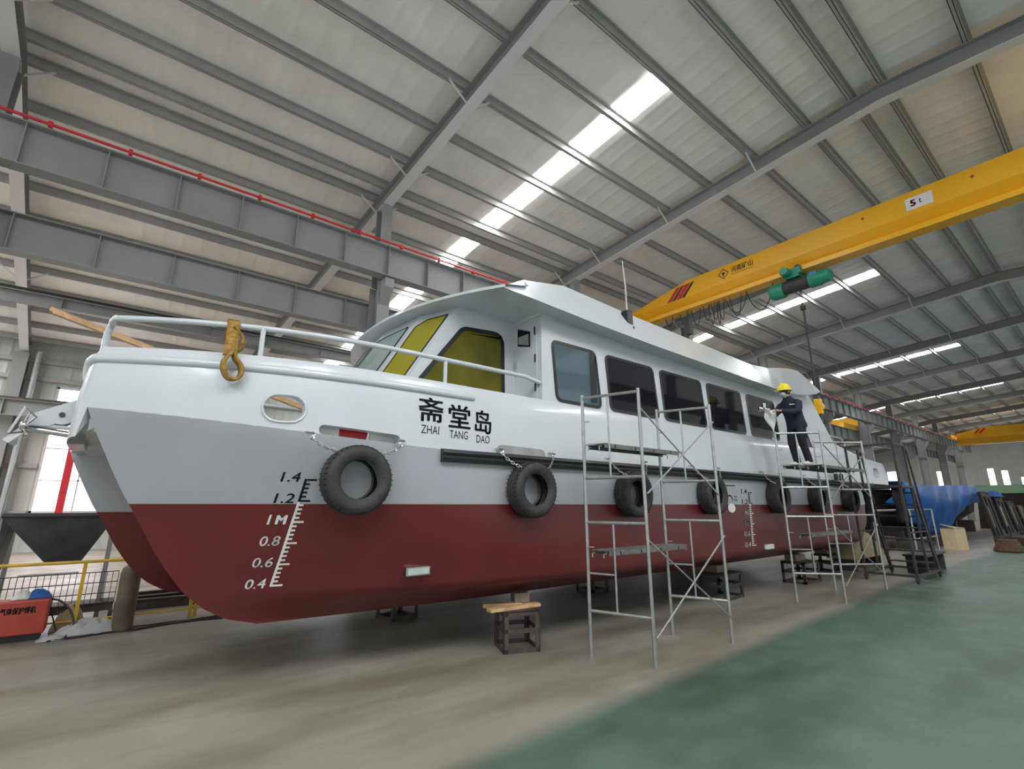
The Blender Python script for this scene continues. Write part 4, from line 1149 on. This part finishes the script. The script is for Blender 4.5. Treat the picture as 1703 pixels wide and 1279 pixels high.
# ---------------------------------------------------------------- support stands
def stand(label, x, y, rot, top, w=.46, d=.46, m_='angle', blk=None, group='hull support stands'):
    t = thing('support_stand', label, 'stand', (x, y, 0), group); t.rotation_euler = (0, 0, rot); ORG[t.name] = Vector((0, 0, 0))
    h = .46
    for sx_ in (-1, 1):
        for sy_ in (-1, 1):
            px, py = sx_ * w / 2, sy_ * d / 2
            MB().box((min(px, px - sx_ * .06), min(py, py - sy_ * .012), 0), (max(px, px - sx_ * .06), max(py, py - sy_ * .012), h)).box((min(px, px - sx_ * .012), min(py, py - sy_ * .06), 0), (max(px, px - sx_ * .012), max(py, py - sy_ * .06), h)).build('leg', m_, t)
    r_ = MB()
    for z in (.0, .22, h - .05):
        for s in (-1, 1):
            r_.box((-w / 2, s * (d / 2 - .006) - .006, z), (w / 2, s * (d / 2 - .006) + .006, z + .05)); r_.box((s * (w / 2 - .006) - .006, -d / 2, z), (s * (w / 2 - .006) + .006, d / 2, z + .05))
    r_.box((-w / 2, -d / 2, h - .012), (w / 2, d / 2, h))
    r_.build('cross_rail', m_, t)
    return t
def block(label, x, y, z, sx_, sy_, sz_, rot=0, m_='woodblock', shape='box'):
    b = MB().box((-sx_ / 2, -sy_ / 2, 0), (sx_ / 2, sy_ / 2, sz_)).build('timber_block', m_, bevel=.006); b.location = (x, y, z); b.rotation_euler = (0, 0, rot)
    return tag(b, label, 'block')
stand('near steel stand with pale planks on top, under the bow', 4.12, 5.14, math.radians(-22), .7)
block('long pale plank on the near stand, lowest timber under the bow', 4.05, 5.10, .46, .74, .12, .04, math.radians(-5), 'wood')
block('short pale plank beside the dark block on the near stand', 4.0, 5.28, .46, .5, .10, .05, math.radians(-30), 'wood')
block('dark square timber block on the near stand under the bow', 4.27, 5.26, .50, .2, .2, .12, math.radians(-22))
stand('steel stand in the shade under the tunnel behind the bow stand', 3.68, 7.62, math.radians(10), .7)
block('timber block on the far stand under the bow', 3.68, 7.75, .46, .3, .3, .14, .1)
stand('steel stand in shade seen through the nearest scaffold tower', 7.95, 7.4, 0, .7)
block('timber block on the stand seen through the nearest scaffold', 7.95, 7.6, .46, .3, .3, .14)
stand('dark steel stand under the chine behind the second scaffold legs', 9.35, 5.32, math.radians(5), .7, .75, .5, 'darksteel')
block('timber block on the stand amidships', 9.35, 5.4, .46, .4, .25, .13)
stand('reddish steel stand under the hull between the worker scaffold legs', 12.65, 5.2, 0, .7, .85, .5)
block('timber block on the reddish stand', 12.65, 5.3, .46, .5, .25, .14)
stand('steel stand under the far hull near the stern', 12.8, 8.6, 0, .7)
stand('steel stand under the near hull stern', 15.0, 5.5, 0, .7, .5, .5, 'darksteel')
block('timber block on the stern stand', 15.0, 5.55, .46, .3, .3, .085)
# spread-out timber and cable clutter on the floor between the hulls
# ---------------------------------------------------------------- left foreground
def rbox(name, label, cat, a, b, m_, bevel=.01):
    o = MB().box(a, b).build(name, m_, loc=((a[0] + b[0]) / 2, (a[1] + b[1]) / 2, a[2]), bevel=bevel); return tag(o, label, cat)
rd_ = thing('welding_machine', 'red machine cabinet with a blue cloth on top at lower left', 'machine', (-.92, 9.55, 0))
MB().box((-1.65, 9.30, .08), (-.56, 9.62, .50)).build('case', 'machine', rd_, bevel=.02)
MB().box((-1.62, 9.34, .0), (-.60, 9.60, .08)).build('base', 'black', rd_)
tx = MB(); vs, fs = text_polys('气体保护焊机', .1, .004)
xx0, xx1 = min(v[0] for v in vs), max(v[0] for v in vs)
tx.add([(-1.02 + (a - xx0) / (xx1 - xx0) * .34, 9.297, .35 + b * .9) for a, b in vs], fs)
tx.build('case_lettering', 'black', rd_, fix=False)
def crumple(name, label, cat, c, sx_, sy_, sz_, m_, seed=1, n=14):
    rnd = random.Random(seed); rows_ = []
    for i in range(n + 1):
        row = []
        for j in range(n + 1):
            u, v = i / n * 2 - 1, j / n * 2 - 1; r = min(1, math.hypot(u, v)); b = max(0, 1 - r ** 2.2)
            row.append((c[0] + u * sx_, c[1] + v * sy_, c[2] + .004 + sz_ * b * (.55 + .45 * rnd.random())))
        rows_.append(row)
    o = MB().grid(rows_, True).build(name, m_, loc=c); so = o.modifiers.new('s', 'SOLIDIFY'); so.thickness = .006; so.offset = 1
    return tag(o, label, cat)
crumple('cloth', 'crumpled blue cloth on the red machine', 'cloth', (-.70, 9.52, .50), .13, .12, .12, 'blue2', 3)
crumple('cloth', 'crumpled white cloth on the red machine beside the blue one', 'cloth', (-.86, 9.50, .50), .10, .10, .13, 'cloth_w', 4)
crumple('plastic_sheet', 'white plastic sheet lying by the brown gas cylinder', 'sheet', (-.10, 9.35, 0), .40, .16, .20, 'sheet', 5)
crumple('plastic_sheet', 'small pale plastic sheet flat in front of the red machine hose', 'sheet', (-.47, 9.20, 0), .14, .10, .06, 'sheet', 6)
crumple('sack', 'pale lumpy sack behind the yellow rail post', 'sack', (-.34, 9.80, 0), .2, .1, .34, 'cardtop', 8)
gc = thing('gas_cylinder', 'tall brown gas cylinder standing beside the far hull stem', 'cylinder', (.26, 9.30, 0))
MB().lathe([(0, 0), (.12, 0), (.125, .02), (.125, .76), (.105, .84), (.05, .88), (0, .88)], (.26, 9.30, 0), 'Z', 28).build('bottle', 'cylinder', gc)
MB().lathe([(0, .87), (.045, .87), (.05, .90), (.045, .97), (0, .98)], (.26, 9.30, 0), 'Z', 16).build('valve_cap', 'recess', gc)
def hose(label, pts, r=.014, m_='hose', name='hose', cat='hose', group=None):
    # smooth path by Catmull-Rom
    P = [Vector(p) for p in pts]; P = [P[0]] + P + [P[-1]]; out = []
    for i in range(1, len(P) - 2):
        for k in range(8):
            t = k / 8; a, b, c, d = P[i - 1:i + 3]
            out.append(.5 * ((2 * b) + (c - a) * t + (2 * a - 5 * b + 4 * c - d) * t * t + (3 * b - a - 3 * c + d) * t ** 3))
    out.append(P[-2])
    return tag(MB().tube(out, r, 8).build(name, m_, loc=P[0]), label, cat, group)
hose('black hose arching from the red machine to the floor', [(-.57, 9.5, .47), (-.46, 9.45, .44), (-.33, 9.4, .30), (-.27, 9.32, .12), (-.33, 9.22, .015), (-.46, 9.12, .015)])
hose('thin black cable drooping down the side of the red machine', [(-.56, 9.55, .36), (-.50, 9.5, .2), (-.44, 9.42, .06), (-.36, 9.3, .012), (-.2, 9.2, .012)], .008)
for k in range(4):
    dy = k * .075; rk_ = random.Random(20 + k)
    hose(['front black cable running along the floor behind the bow', 'second black cable running along the floor behind the bow', 'third black cable running along the floor behind the bow', 'rearmost black cable running along the floor behind the bow'][k],
         [(-.5 + .22 * j, 9.06 + dy + rk_.uniform(-.07, .07) + .022 * j, .010) for j in range(16 - k)], .009, group=None)
# yellow railing
ry = thing('yellow_railing', 'yellow tubular safety railing at left behind the boat', 'railing', (0, 9.66, 0))
MB().tube([(-3.2, 9.66, .92), (4.2, 9.66, .92)], .022, 8).build('top_rail', 'rail_y', ry)
MB().tube([(-3.2, 9.66, .13), (4.2, 9.66, .13)], .012, 8).build('bottom_rail', 'rail_y', ry)
for x in (-3.1, -1.7, -.28, 1.10, 1.17, 2.5, 3.9):
    MB().bar((x, 9.66, 0), (x, 9.66, .92), .045, .045).build('railing_post', 'rail_y', ry)
# dark steel skip on a frame
sk = thing('steel_skip', 'dark tapered steel skip on legs behind the yellow railing', 'skip', (-.8, 11.4, 0))
ys0, ys1 = 10.6, 12.2
k_ = MB(); a = [(-1.55, .74 + .85), (-.05, .74 + .85), (-.42, .80), (-.82, .80)]
k_.grid([[(-1.42, ys0, 1.57), (-.03, ys0, 1.57), (-.40, ys0 + .2, .80), (-.78, ys0 + .2, .80)], [(-1.42, ys1, 1.57), (-.03, ys1, 1.57), (-.40, ys1 - .2, .80), (-.78, ys1 - .2, .80)]], False, close=True)
k_.add([(-1.42, ys0, 1.57), (-.03, ys0, 1.57), (-.40, ys0 + .2, .80), (-.78, ys0 + .2, .80)], [(0, 1, 2, 3)]); k_.add([(-1.42, ys1, 1.57), (-.03, ys1, 1.57), (-.40, ys1 - .2, .80), (-.78, ys1 - .2, .80)], [(3, 2, 1, 0)])
k_.build('hopper_body', 'skip', sk)
MB().box((-1.48, ys0 - .04, 1.55), (.03, ys0 + .02, 1.60)).build('rim', 'skip', sk)
for x in (-1.40, -.06):
    for y in (ys0 + .05, ys1 - .05): MB().bar((x, y, 0), (x, y, 1.56), .06, .06).build('leg', 'steel', sk)
MB().prism([(-1.62, 10.9, .35), (-1.40, 10.9, .35), (-1.30, 10.9, 1.5), (-1.50, 10.9, 1.5)], (0, .6, 0)).build('side_chute', 'skip', sk)
wr = thing('wire_mesh_crate', 'low wire mesh crate under the dark skip', 'crate', (-.7, 10.2, 0))
mm = MB()
for k in range(22): mm.box((-1.35 + k * .07, 9.95, .28), (-1.342 + k * .07, 9.958, .74))
for z in (.28, .43, .58, .73): mm.box((-1.35, 9.946, z), (.12, 9.962, z + .012))
mm.build('mesh_panel', 'darksteel', wr)
MB().box((-1.35, 9.97, .18), (.12, 10.4, .30)).build('tray', 'angle', wr)
for x in (-1.33, .08): MB().box((x, 9.97, 0), (x + .05, 10.38, .18)).build('foot', 'angle', wr)
rbox('metal_strip', 'thin white metal strip lying on the wire mesh crate', 'strip', (-1.0, 9.93, .745), (-.35, 9.99, .762), 'sheet')
for k, (x, y, l, lab) in enumerate(((.15, 10.9, 2.2, 'nearest brown steel beam lying behind the railing'), (.4, 11.3, 3.0, 'middle brown steel beam lying behind the railing'), (.2, 11.8, 3.4, 'rearmost brown steel beam lying behind the railing'))):
    b = MB().box((0, -.06, 0), (l, .06, .012)).box((0, -.006, .012), (l, .006, .15)).box((0, -.06, .15), (l, .06, .162)).build('steel_beam', 'angle'); b.location = (x, y, 0); b.rotation_euler = (0, 0, .05 * (k - 1))
    tag(b, lab, 'beam')
# pink and red things standing in the left window light
rbox('red_post', 'slim red post in front of the tall left window', 'post', (-1.95, 25.3, 0), (-1.72, 25.5, 4.6), 'red', 0)

# ---------------------------------------------------------------- right background
# boat hull under blue tarpaulin
tb = thing('covered_boat', 'boat hull wrapped in a bright blue tarpaulin', 'boat', (34, 7.6, 0))
rows_ = []
for i in range(49):
    t = i / 48; x = 25.5 + 22.5 * t
    bott = 1.9 - 1.6 * math.exp(-((t - .30) / .24) ** 2) + (.25 if t < .06 else 0)
    top = 2.68 - .10 * math.sin(t * 9)
    row = []
    for j in range(13):
        s = j / 12; z = top + (bott - top) * s
        fold = .10 * math.sin(i * 1.1 + s * 2.0) + .05 * math.sin(i * 2.3 + 1)
        y = 6.0 + .9 * max(0, (s - .3)) ** 1.3 + fold * (.3 + s)
        row.append((x, y, z))
    row = [(x, 8.6, top + .1)] + row
    rows_.append(row)
o = MB().grid(rows_, True).build('tarpaulin', 'blue', tb); so = o.modifiers.new('s', 'SOLIDIFY'); so.thickness = .02
hl_ = MB(); rr_ = []
for i in range(25):
    t = i / 24; x = 25.8 + 22 * t; w = 2.1 * math.sin(PI * min(1, .12 + t)) ** .6 if t < .9 else 1.2
    rr_.append([(x, 8.5 - w, 2.4), (x, 8.5 - w * .85, 1.3), (x, 8.5, .55), (x, 8.5 + w * .85, 1.3), (x, 8.5 + w, 2.4)])
hl_.grid(rr_, True).build('boat_hull', 'darksteel', tb)
for x in (29, 34, 40, 45): MB().box((x, 7.2, 0), (x + .3, 9.2, .75)).build('cradle', 'angle', tb)
gb = thing('green_boat', 'green topped hull at the right edge beyond the steel frames', 'boat', (60, 4, 0))
MB().prism([(50, 4.8, 2.55), (66, 4.8, 2.55), (67, 4.8, 3.4), (52, 4.8, 3.2)], (0, 3.0, 0)).build('green_side', 'green', gb)
MB().prism([(50.2, 4.9, 2.55), (66, 4.9, 2.55), (65, 5.4, .0), (52, 5.4, .0)], (0, 2.6, 0)).build('lower_hull', 'angle', gb)
cbx = thing('cardboard_box', 'pale cardboard box on the floor in front of the blue tarpaulin', 'box', (26.0, 4.85, 0))
MB().prism([(25.9, 4.75, 0), (26.55, 4.55, 0), (26.85, 5.05, 0), (26.2, 5.25, 0)], (0, 0, .80)).build('carton', 'cardboard', cbx)
MB().prism([(25.88, 4.76, .805), (26.55, 4.56, .805), (26.8, 5.0, .85), (26.15, 5.22, .95)], (0, 0, .04)).build('folded_canvas', 'cardtop', cbx)
# brown coil
cl = MB()
for k in range(5): cl.tube([(26.8 + (.52 - .05 * k) * math.cos(a), 3.45 + (.40 - .04 * k) * math.sin(a), .06 + .085 * k) for a in [2 * PI * j / 20 for j in range(20)]], .055, 6, closed=True)
tag(cl.build('rope_coil', 'brown', loc=(26.8, 3.45, 0)), 'brown heap of coiled rope on the floor at far right', 'rope')
# dark welded frames and plates in front of the green hull
rnd = random.Random(11)
labs = ['first dark steel frame right of the cardboard box', 'second dark steel frame right of the cardboard box, with wooden fender boards', 'third dark steel frame near the right edge', 'rightmost dark steel frame at the edge of the photo']
for k in range(4):
    x = 30.5 + k * 3.2; t = thing('steel_trestle', labs[k], 'trestle', (x, 4.4, 0))
    for j in range(3):
        MB().bar((x + j * .8, 4.2, .02), (x - .5 + j * .8, 4.4, 2.3 - .2 * k), .12, .12).build('upright', 'darksteel', t)
    MB().bar((x - .5, 4.42, 2.2 - .2 * k), (x + 1.4, 4.42, 2.1 - .2 * k), .14, .14).build('top_bar', 'darksteel', t)
    MB().bar((x - .3, 4.2, .25), (x + 2.4, 4.2, .25), .2, .3).build('bottom_bar', 'darksteel', t)
    MB().prism([(x + .1, 4.25, .7), (x + .55, 4.25, .75), (x + .6, 4.3, 1.6), (x, 4.35, 1.7)], (0, .08, 0)).build('board', ('wood' if k == 1 else 'woodblock'), t)
crumple('cloth', 'light blue sheet draped over the steel frames', 'cloth', (33.6, 4.4, 2.1), .9, .3, .35, 'blue2', 9)
for k, (x, y, sx_, sy_, sz_, m_, lab) in enumerate(((28.2, 5.3, 2.2, .5, .45, 'angle', 'low brown pallet load right of the cardboard box'), (31, 3.3, 2.5, .6, .35, 'darksteel', 'low dark steel box before the frames'), (22.5, 6.4, 2.2, .9, .5, 'angle', 'low brown steel tray behind the rolling stair'), (23.9, 5.6, .8, .6, .35, 'darksteel', 'small dark box left of the cardboard box'), (17.6, 5.7, .7, .6, .75, 'cardboard', 'cardboard box seen through the rolling stair'), (19.8, 6.2, .9, .7, 1.0, 'sheet', 'white wrapped bundle seen through the rolling stair'), (36.8, 2.9, 2.0, .8, .5, 'angle', 'brown steel block at the far right edge'))):
    rbox('crate', lab, 'crate', (x, y, 0), (x + sx_, y + sy_, sz_), m_, .02)
crumple('bag', 'white sack heap on the bundle behind the stair', 'bag', (20.3, 6.5, 1.0), .45, .35, .4, 'cloth_w', 12)
# small bench beside the stair
bn = thing('bench', 'small dark steel bench right of the rolling stair', 'bench', (17.2, 3.9, 0))
MB().box((16.3, 3.65, .42), (18.3, 4.15, .47)).build('seat', 'darksteel', bn)
for x in (16.4, 18.1): MB().box((x, 3.68, 0), (x + .07, 4.12, .42)).build('leg', 'darksteel', bn)
tc_ = thing('covered_trestle', 'olive tan sheeted trestle table under the stern', 'table', (17.0, 5.2, 0))
MB().prism([(15.6, 5.0, .30), (18.2, 5.0, .30), (16.9, 5.0, .95), (15.6, 5.0, 1.02)], (0, .7, 0)).build('cover', 'olive', tc_)
for x in (15.7, 17.8): MB().box((x, 5.05, 0), (x + .1, 5.6, .32)).build('leg', 'darksteel', tc_)
tf = thing('low_scaffold_frame', 'low galvanised scaffold frame in front of the blue tarpaulin', 'scaffold', (22, 5.3, 0))
for (x, y) in ((18.6, 5.3), (22.2, 5.2), (25.2, 5.2)):
    MB().tube([(x, y, 0), (x, y, 1.55)], .03, 8).build('post', 'galv', tf)
MB().tube([(18.6, 5.3, 1.55), (25.2, 5.2, 1.55)], .03, 8).build('top_bar', 'galv', tf)
MB().tube([(22.2, 5.2, .55), (25.2, 5.2, .55)], .025, 8).build('bottom_bar', 'galv', tf)
# stern fittings of the boat: black bitts
MB().tube([(14.3, 4.72, 2.34), (14.3, 4.72, 2.5)], .05, 10).tube([(14.65, 4.72, 2.34), (14.65, 4.72, 2.5)], .05, 10).build('mooring_bitt', 'black', boat)

# ---------------------------------------------------------------- the worker
def skin_obj(name, m_, parent, verts, edges, radii, root=0, sub=2):
    me = bpy.data.meshes.new(name); me.from_pydata([tuple(v) for v in verts], edges, []); me.update()
    o = bpy.data.objects.new(name, me); COL.objects.link(o); o.parent = parent
    sk_ = o.modifiers.new('skin', 'SKIN'); sk_.use_smooth_shade = True
    lay = me.skin_vertices[0] if me.skin_vertices else None
    if lay is None:
        bm = bmesh.new(); bm.from_mesh(me); bm.verts.layers.skin.verify(); bm.to_mesh(me); bm.free(); lay = me.skin_vertices[0]
    for i, r in enumerate(radii):
        lay.data[i].radius = (r, r) if not isinstance(r, tuple) else r
        lay.data[i].use_root = (i == root)
    sb = o.modifiers.new('sub', 'SUBSURF'); sb.levels = sub; sb.render_levels = sub
    me.materials.append(M[m_]); return o
# worker space: x towards the bow (he faces it), y to his left is away from the boat; origin between the feet
pw = thing('person', 'worker in yellow hard hat and navy workwear standing on the scaffold, holding a sheet', 'person', (10.62, 4.02, 2.474))
ORG[pw.name] = Vector((0, 0, 0))
pw.rotation_euler = (0, 0, math.radians(160))       # local +x looks to the bow and slightly to the boat
# joints (local): feet at x 0, body leans forward
pel = (.08, 0, .86); ch = (.16, 0, 1.20); nk = (.22, 0, 1.37); hd = (.27, 0, 1.48); 
J = [pel, (.12, 0, 1.03), ch, (.20, 0, 1.31), nk, hd, (.28, 0, 1.56),
     (.08, .09, .82), (.10, .10, .45), (-.02, .10, .09), (.12, .12, .035),
     (.08, -.09, .82), (.14, -.10, .46), (.06, -.10, .09), (.20, -.12, .035),
     (.18, .19, 1.28), (.28, .25, 1.05), (.52, .16, 1.06), (.60, .12, 1.07),
     (.18, -.19, 1.28), (.32, -.25, 1.06), (.56, -.20, 1.12), (.64, -.18, 1.13)]
E = [(0, 1), (1, 2), (2, 3), (3, 4), (4, 5), (5, 6), (0, 7), (7, 8), (8, 9), (9, 10), (0, 11), (11, 12), (12, 13), (13, 14), (3, 15), (15, 16), (16, 17), (17, 18), (3, 19), (19, 20), (20, 21), (21, 22)]
Rb = [.10, .10, .10, .06, .048, .085, .06, .08, .055, .04, .03, .08, .055, .04, .03, .04, .038, .03, .026, .04, .038, .03, .026]
body = skin_obj('body', 'skin', pw, J, E, Rb)
def ring(c, rx_, ry_, tilt=.1, n=18):
    return [(c[0] + rx_ * math.cos(2 * PI * k / n), c[1] + ry_ * math.sin(2 * PI * k / n), c[2] - tilt * rx_ * math.cos(2 * PI * k / n)) for k in range(n)]
jk = MB()
jk.grid([ring(c, a, b) for c, a, b in (((.055, 0, .76), .150, .195), ((.06, 0, .80), .158, .205), ((.08, 0, .90), .150, .19), ((.11, 0, 1.02), .145, .185), ((.145, 0, 1.15), .150, .20), ((.165, 0, 1.25), .140, .205), ((.185, 0, 1.315), .115, .17), ((.20, 0, 1.36), .088, .105), ((.22, 0, 1.41), .070, .074))], True, close=True)
for arm_ in ([(.165, .15, 1.265), (.185, .205, 1.235), (.23, .245, 1.14), (.285, .26, 1.06), (.40, .22, 1.045), (.57, .135, 1.068)], [(.165, -.15, 1.265), (.185, -.205, 1.235), (.25, -.245, 1.14), (.325, -.26, 1.07), (.44, -.235, 1.09), (.61, -.19, 1.125)]):
    jk.tube(arm_, [.075, .082, .072, .068, .058, .046], 12)
jk.build('jacket', 'navy', pw, loc=(0, 0, 0))
tr_ = MB()
tr_.grid([ring(c, a, b) for c, a, b in (((.09, 0, .92), .125, .165), ((.075, 0, .82), .135, .178), ((.07, 0, .74), .12, .17))], True, close=True)
for leg_ in ([(.075, .085, .80), (.09, .10, .62), (.10, .105, .46), (.04, .105, .28), (-.02, .10, .075)], [(.075, -.085, .80), (.115, -.10, .62), (.14, -.105, .47), (.10, -.105, .28), (.06, -.10, .075)]):
    tr_.tube(leg_, [.108, .092, .076, .070, .066], 12)
tr_.build('trousers', 'navy2', pw, loc=(0, 0, 0))
for s, fx in ((1, 0.0), (-1, .08)):
    MB().ball((fx + .05, s * .11, .045), .07, 12, (2.0, .75, .62)).build('shoe', 'cloth_w', pw, loc=(0, 0, 0))
# face detail
fh = MB().ball((.355, 0, 1.485), .018, 8, (1, .8, 1.3)); fh.build('nose', 'skin', pw, loc=(0, 0, 0))
for s in (1, -1):
    MB().ball((.345, s * .032, 1.515), .011, 8).build('eye', 'black', pw, loc=(0, 0, 0))
    MB().ball((.26, s * .088, 1.49), .028, 8, (.7, .35, 1)).build('ear', 'skin', pw, loc=(0, 0, 0))
MB().ball((.245, 0, 1.505), .098, 14, (1, .93, .95)).build('hair', 'black', pw, loc=(0, 0, 0))
MB().ball((.325, 0, 1.45), .058, 12, (.85, .98, .85)).build('face_mask', 'mask', pw, loc=(0, 0, 0))
hh = MB(); prof = [(.132, 1.53), (.126, 1.57), (.112, 1.62), (.085, 1.655), (.045, 1.675), (0.001, 1.68)]
hh.lathe([(.150, 1.522), (.150, 1.530)] + prof, (.265, 0, 0), 'Z', 24)
hh.prism([(.34, -.11, 1.522), (.46, -.06, 1.515), (.46, .06, 1.515), (.34, .11, 1.522)], (0, 0, .012))
hh.bar((.17, 0, 1.655), (.36, 0, 1.655), .03, .05)
hh.build('hard_hat', 'helmet', pw, loc=(0, 0, 0))
def hand(side, wrist, dirx):
    w = Vector(wrist); hv = [w, w + Vector((.045, 0, .0)), w + Vector((.085, 0, -.005))]; ed = [(0, 1), (1, 2)]; rd2 = [.024, .030, .026]
    for k, off in enumerate((-.028, -.010, .009, .027)):
        b = len(hv); L_ = [.036, .042, .040, .032][k]
        hv += [w + Vector((.10, off, 0)), w + Vector((.10 + L_, off, -.012)), w + Vector((.10 + L_ * 1.2, off, -.045))]
        ed += [(2, b), (b, b + 1), (b + 1, b + 2)]; rd2 += [.0095, .0088, .008]
    b = len(hv); hv += [w + Vector((.04, side * .035, .01)), w + Vector((.075, side * .052, -.005)), w + Vector((.10, side * .05, -.02))]
    ed += [(1, b), (b, b + 1), (b + 1, b + 2)]; rd2 += [.011, .010, .009]
    return skin_obj('hand', 'skin', pw, hv, ed, rd2, 0, 1)
hand(-1, (.60, .12, 1.07), 1); hand(1, (.64, -.18, 1.13), 1)
MB().prism([(.27, .205, 1.20), (.36, .15, 1.20), (.36, .15, 1.215), (.27, .205, 1.215)], (0, .01, 0)).build('chest_badge', 'cloth_w', pw, loc=(0, 0, 0))
# white sheet of masking paper held in the hands
wsx = thing('masking_sheet', 'white masking sheet held by the worker against the window', 'sheet', (9.97, 4.4, 3.2)); 
rows_ = []
for i in range(10):
    t = i / 9; z = 3.62 - .62 * t
    rows_.append([(9.86 + .13 * t + .30 * u * (1 - .35 * t) + .02 * math.sin(i * 1.4 + u * 5), 4.30 + .06 * math.sin(u * 4 + i * .6), z + .03 * math.sin(u * 6)) for u in [k / 8 for k in range(9)]])
o = MB().grid(rows_, True).build('sheet', 'cloth_w', wsx); so = o.modifiers.new('s', 'SOLIDIFY'); so.thickness = .008
# spray gun in his right hand
sg = thing('spray_gun', 'small silver spray gun in the worker\'s raised hand', 'tool', (9.88, 4.28, 3.6))
MB().tube([(9.98, 4.28, 3.58), (9.74, 4.38, 3.60)], .022, 8).build('barrel', 'chrome', sg)
MB().tube([(9.95, 4.29, 3.58), (9.98, 4.27, 3.46)], .018, 8).build('grip', 'chrome', sg)
MB().lathe([(0, 0), (.04, .0), (.045, .09), (0, .1)], (9.86, 4.33, 3.615), 'Z', 14).build('cup', 'chrome', sg)
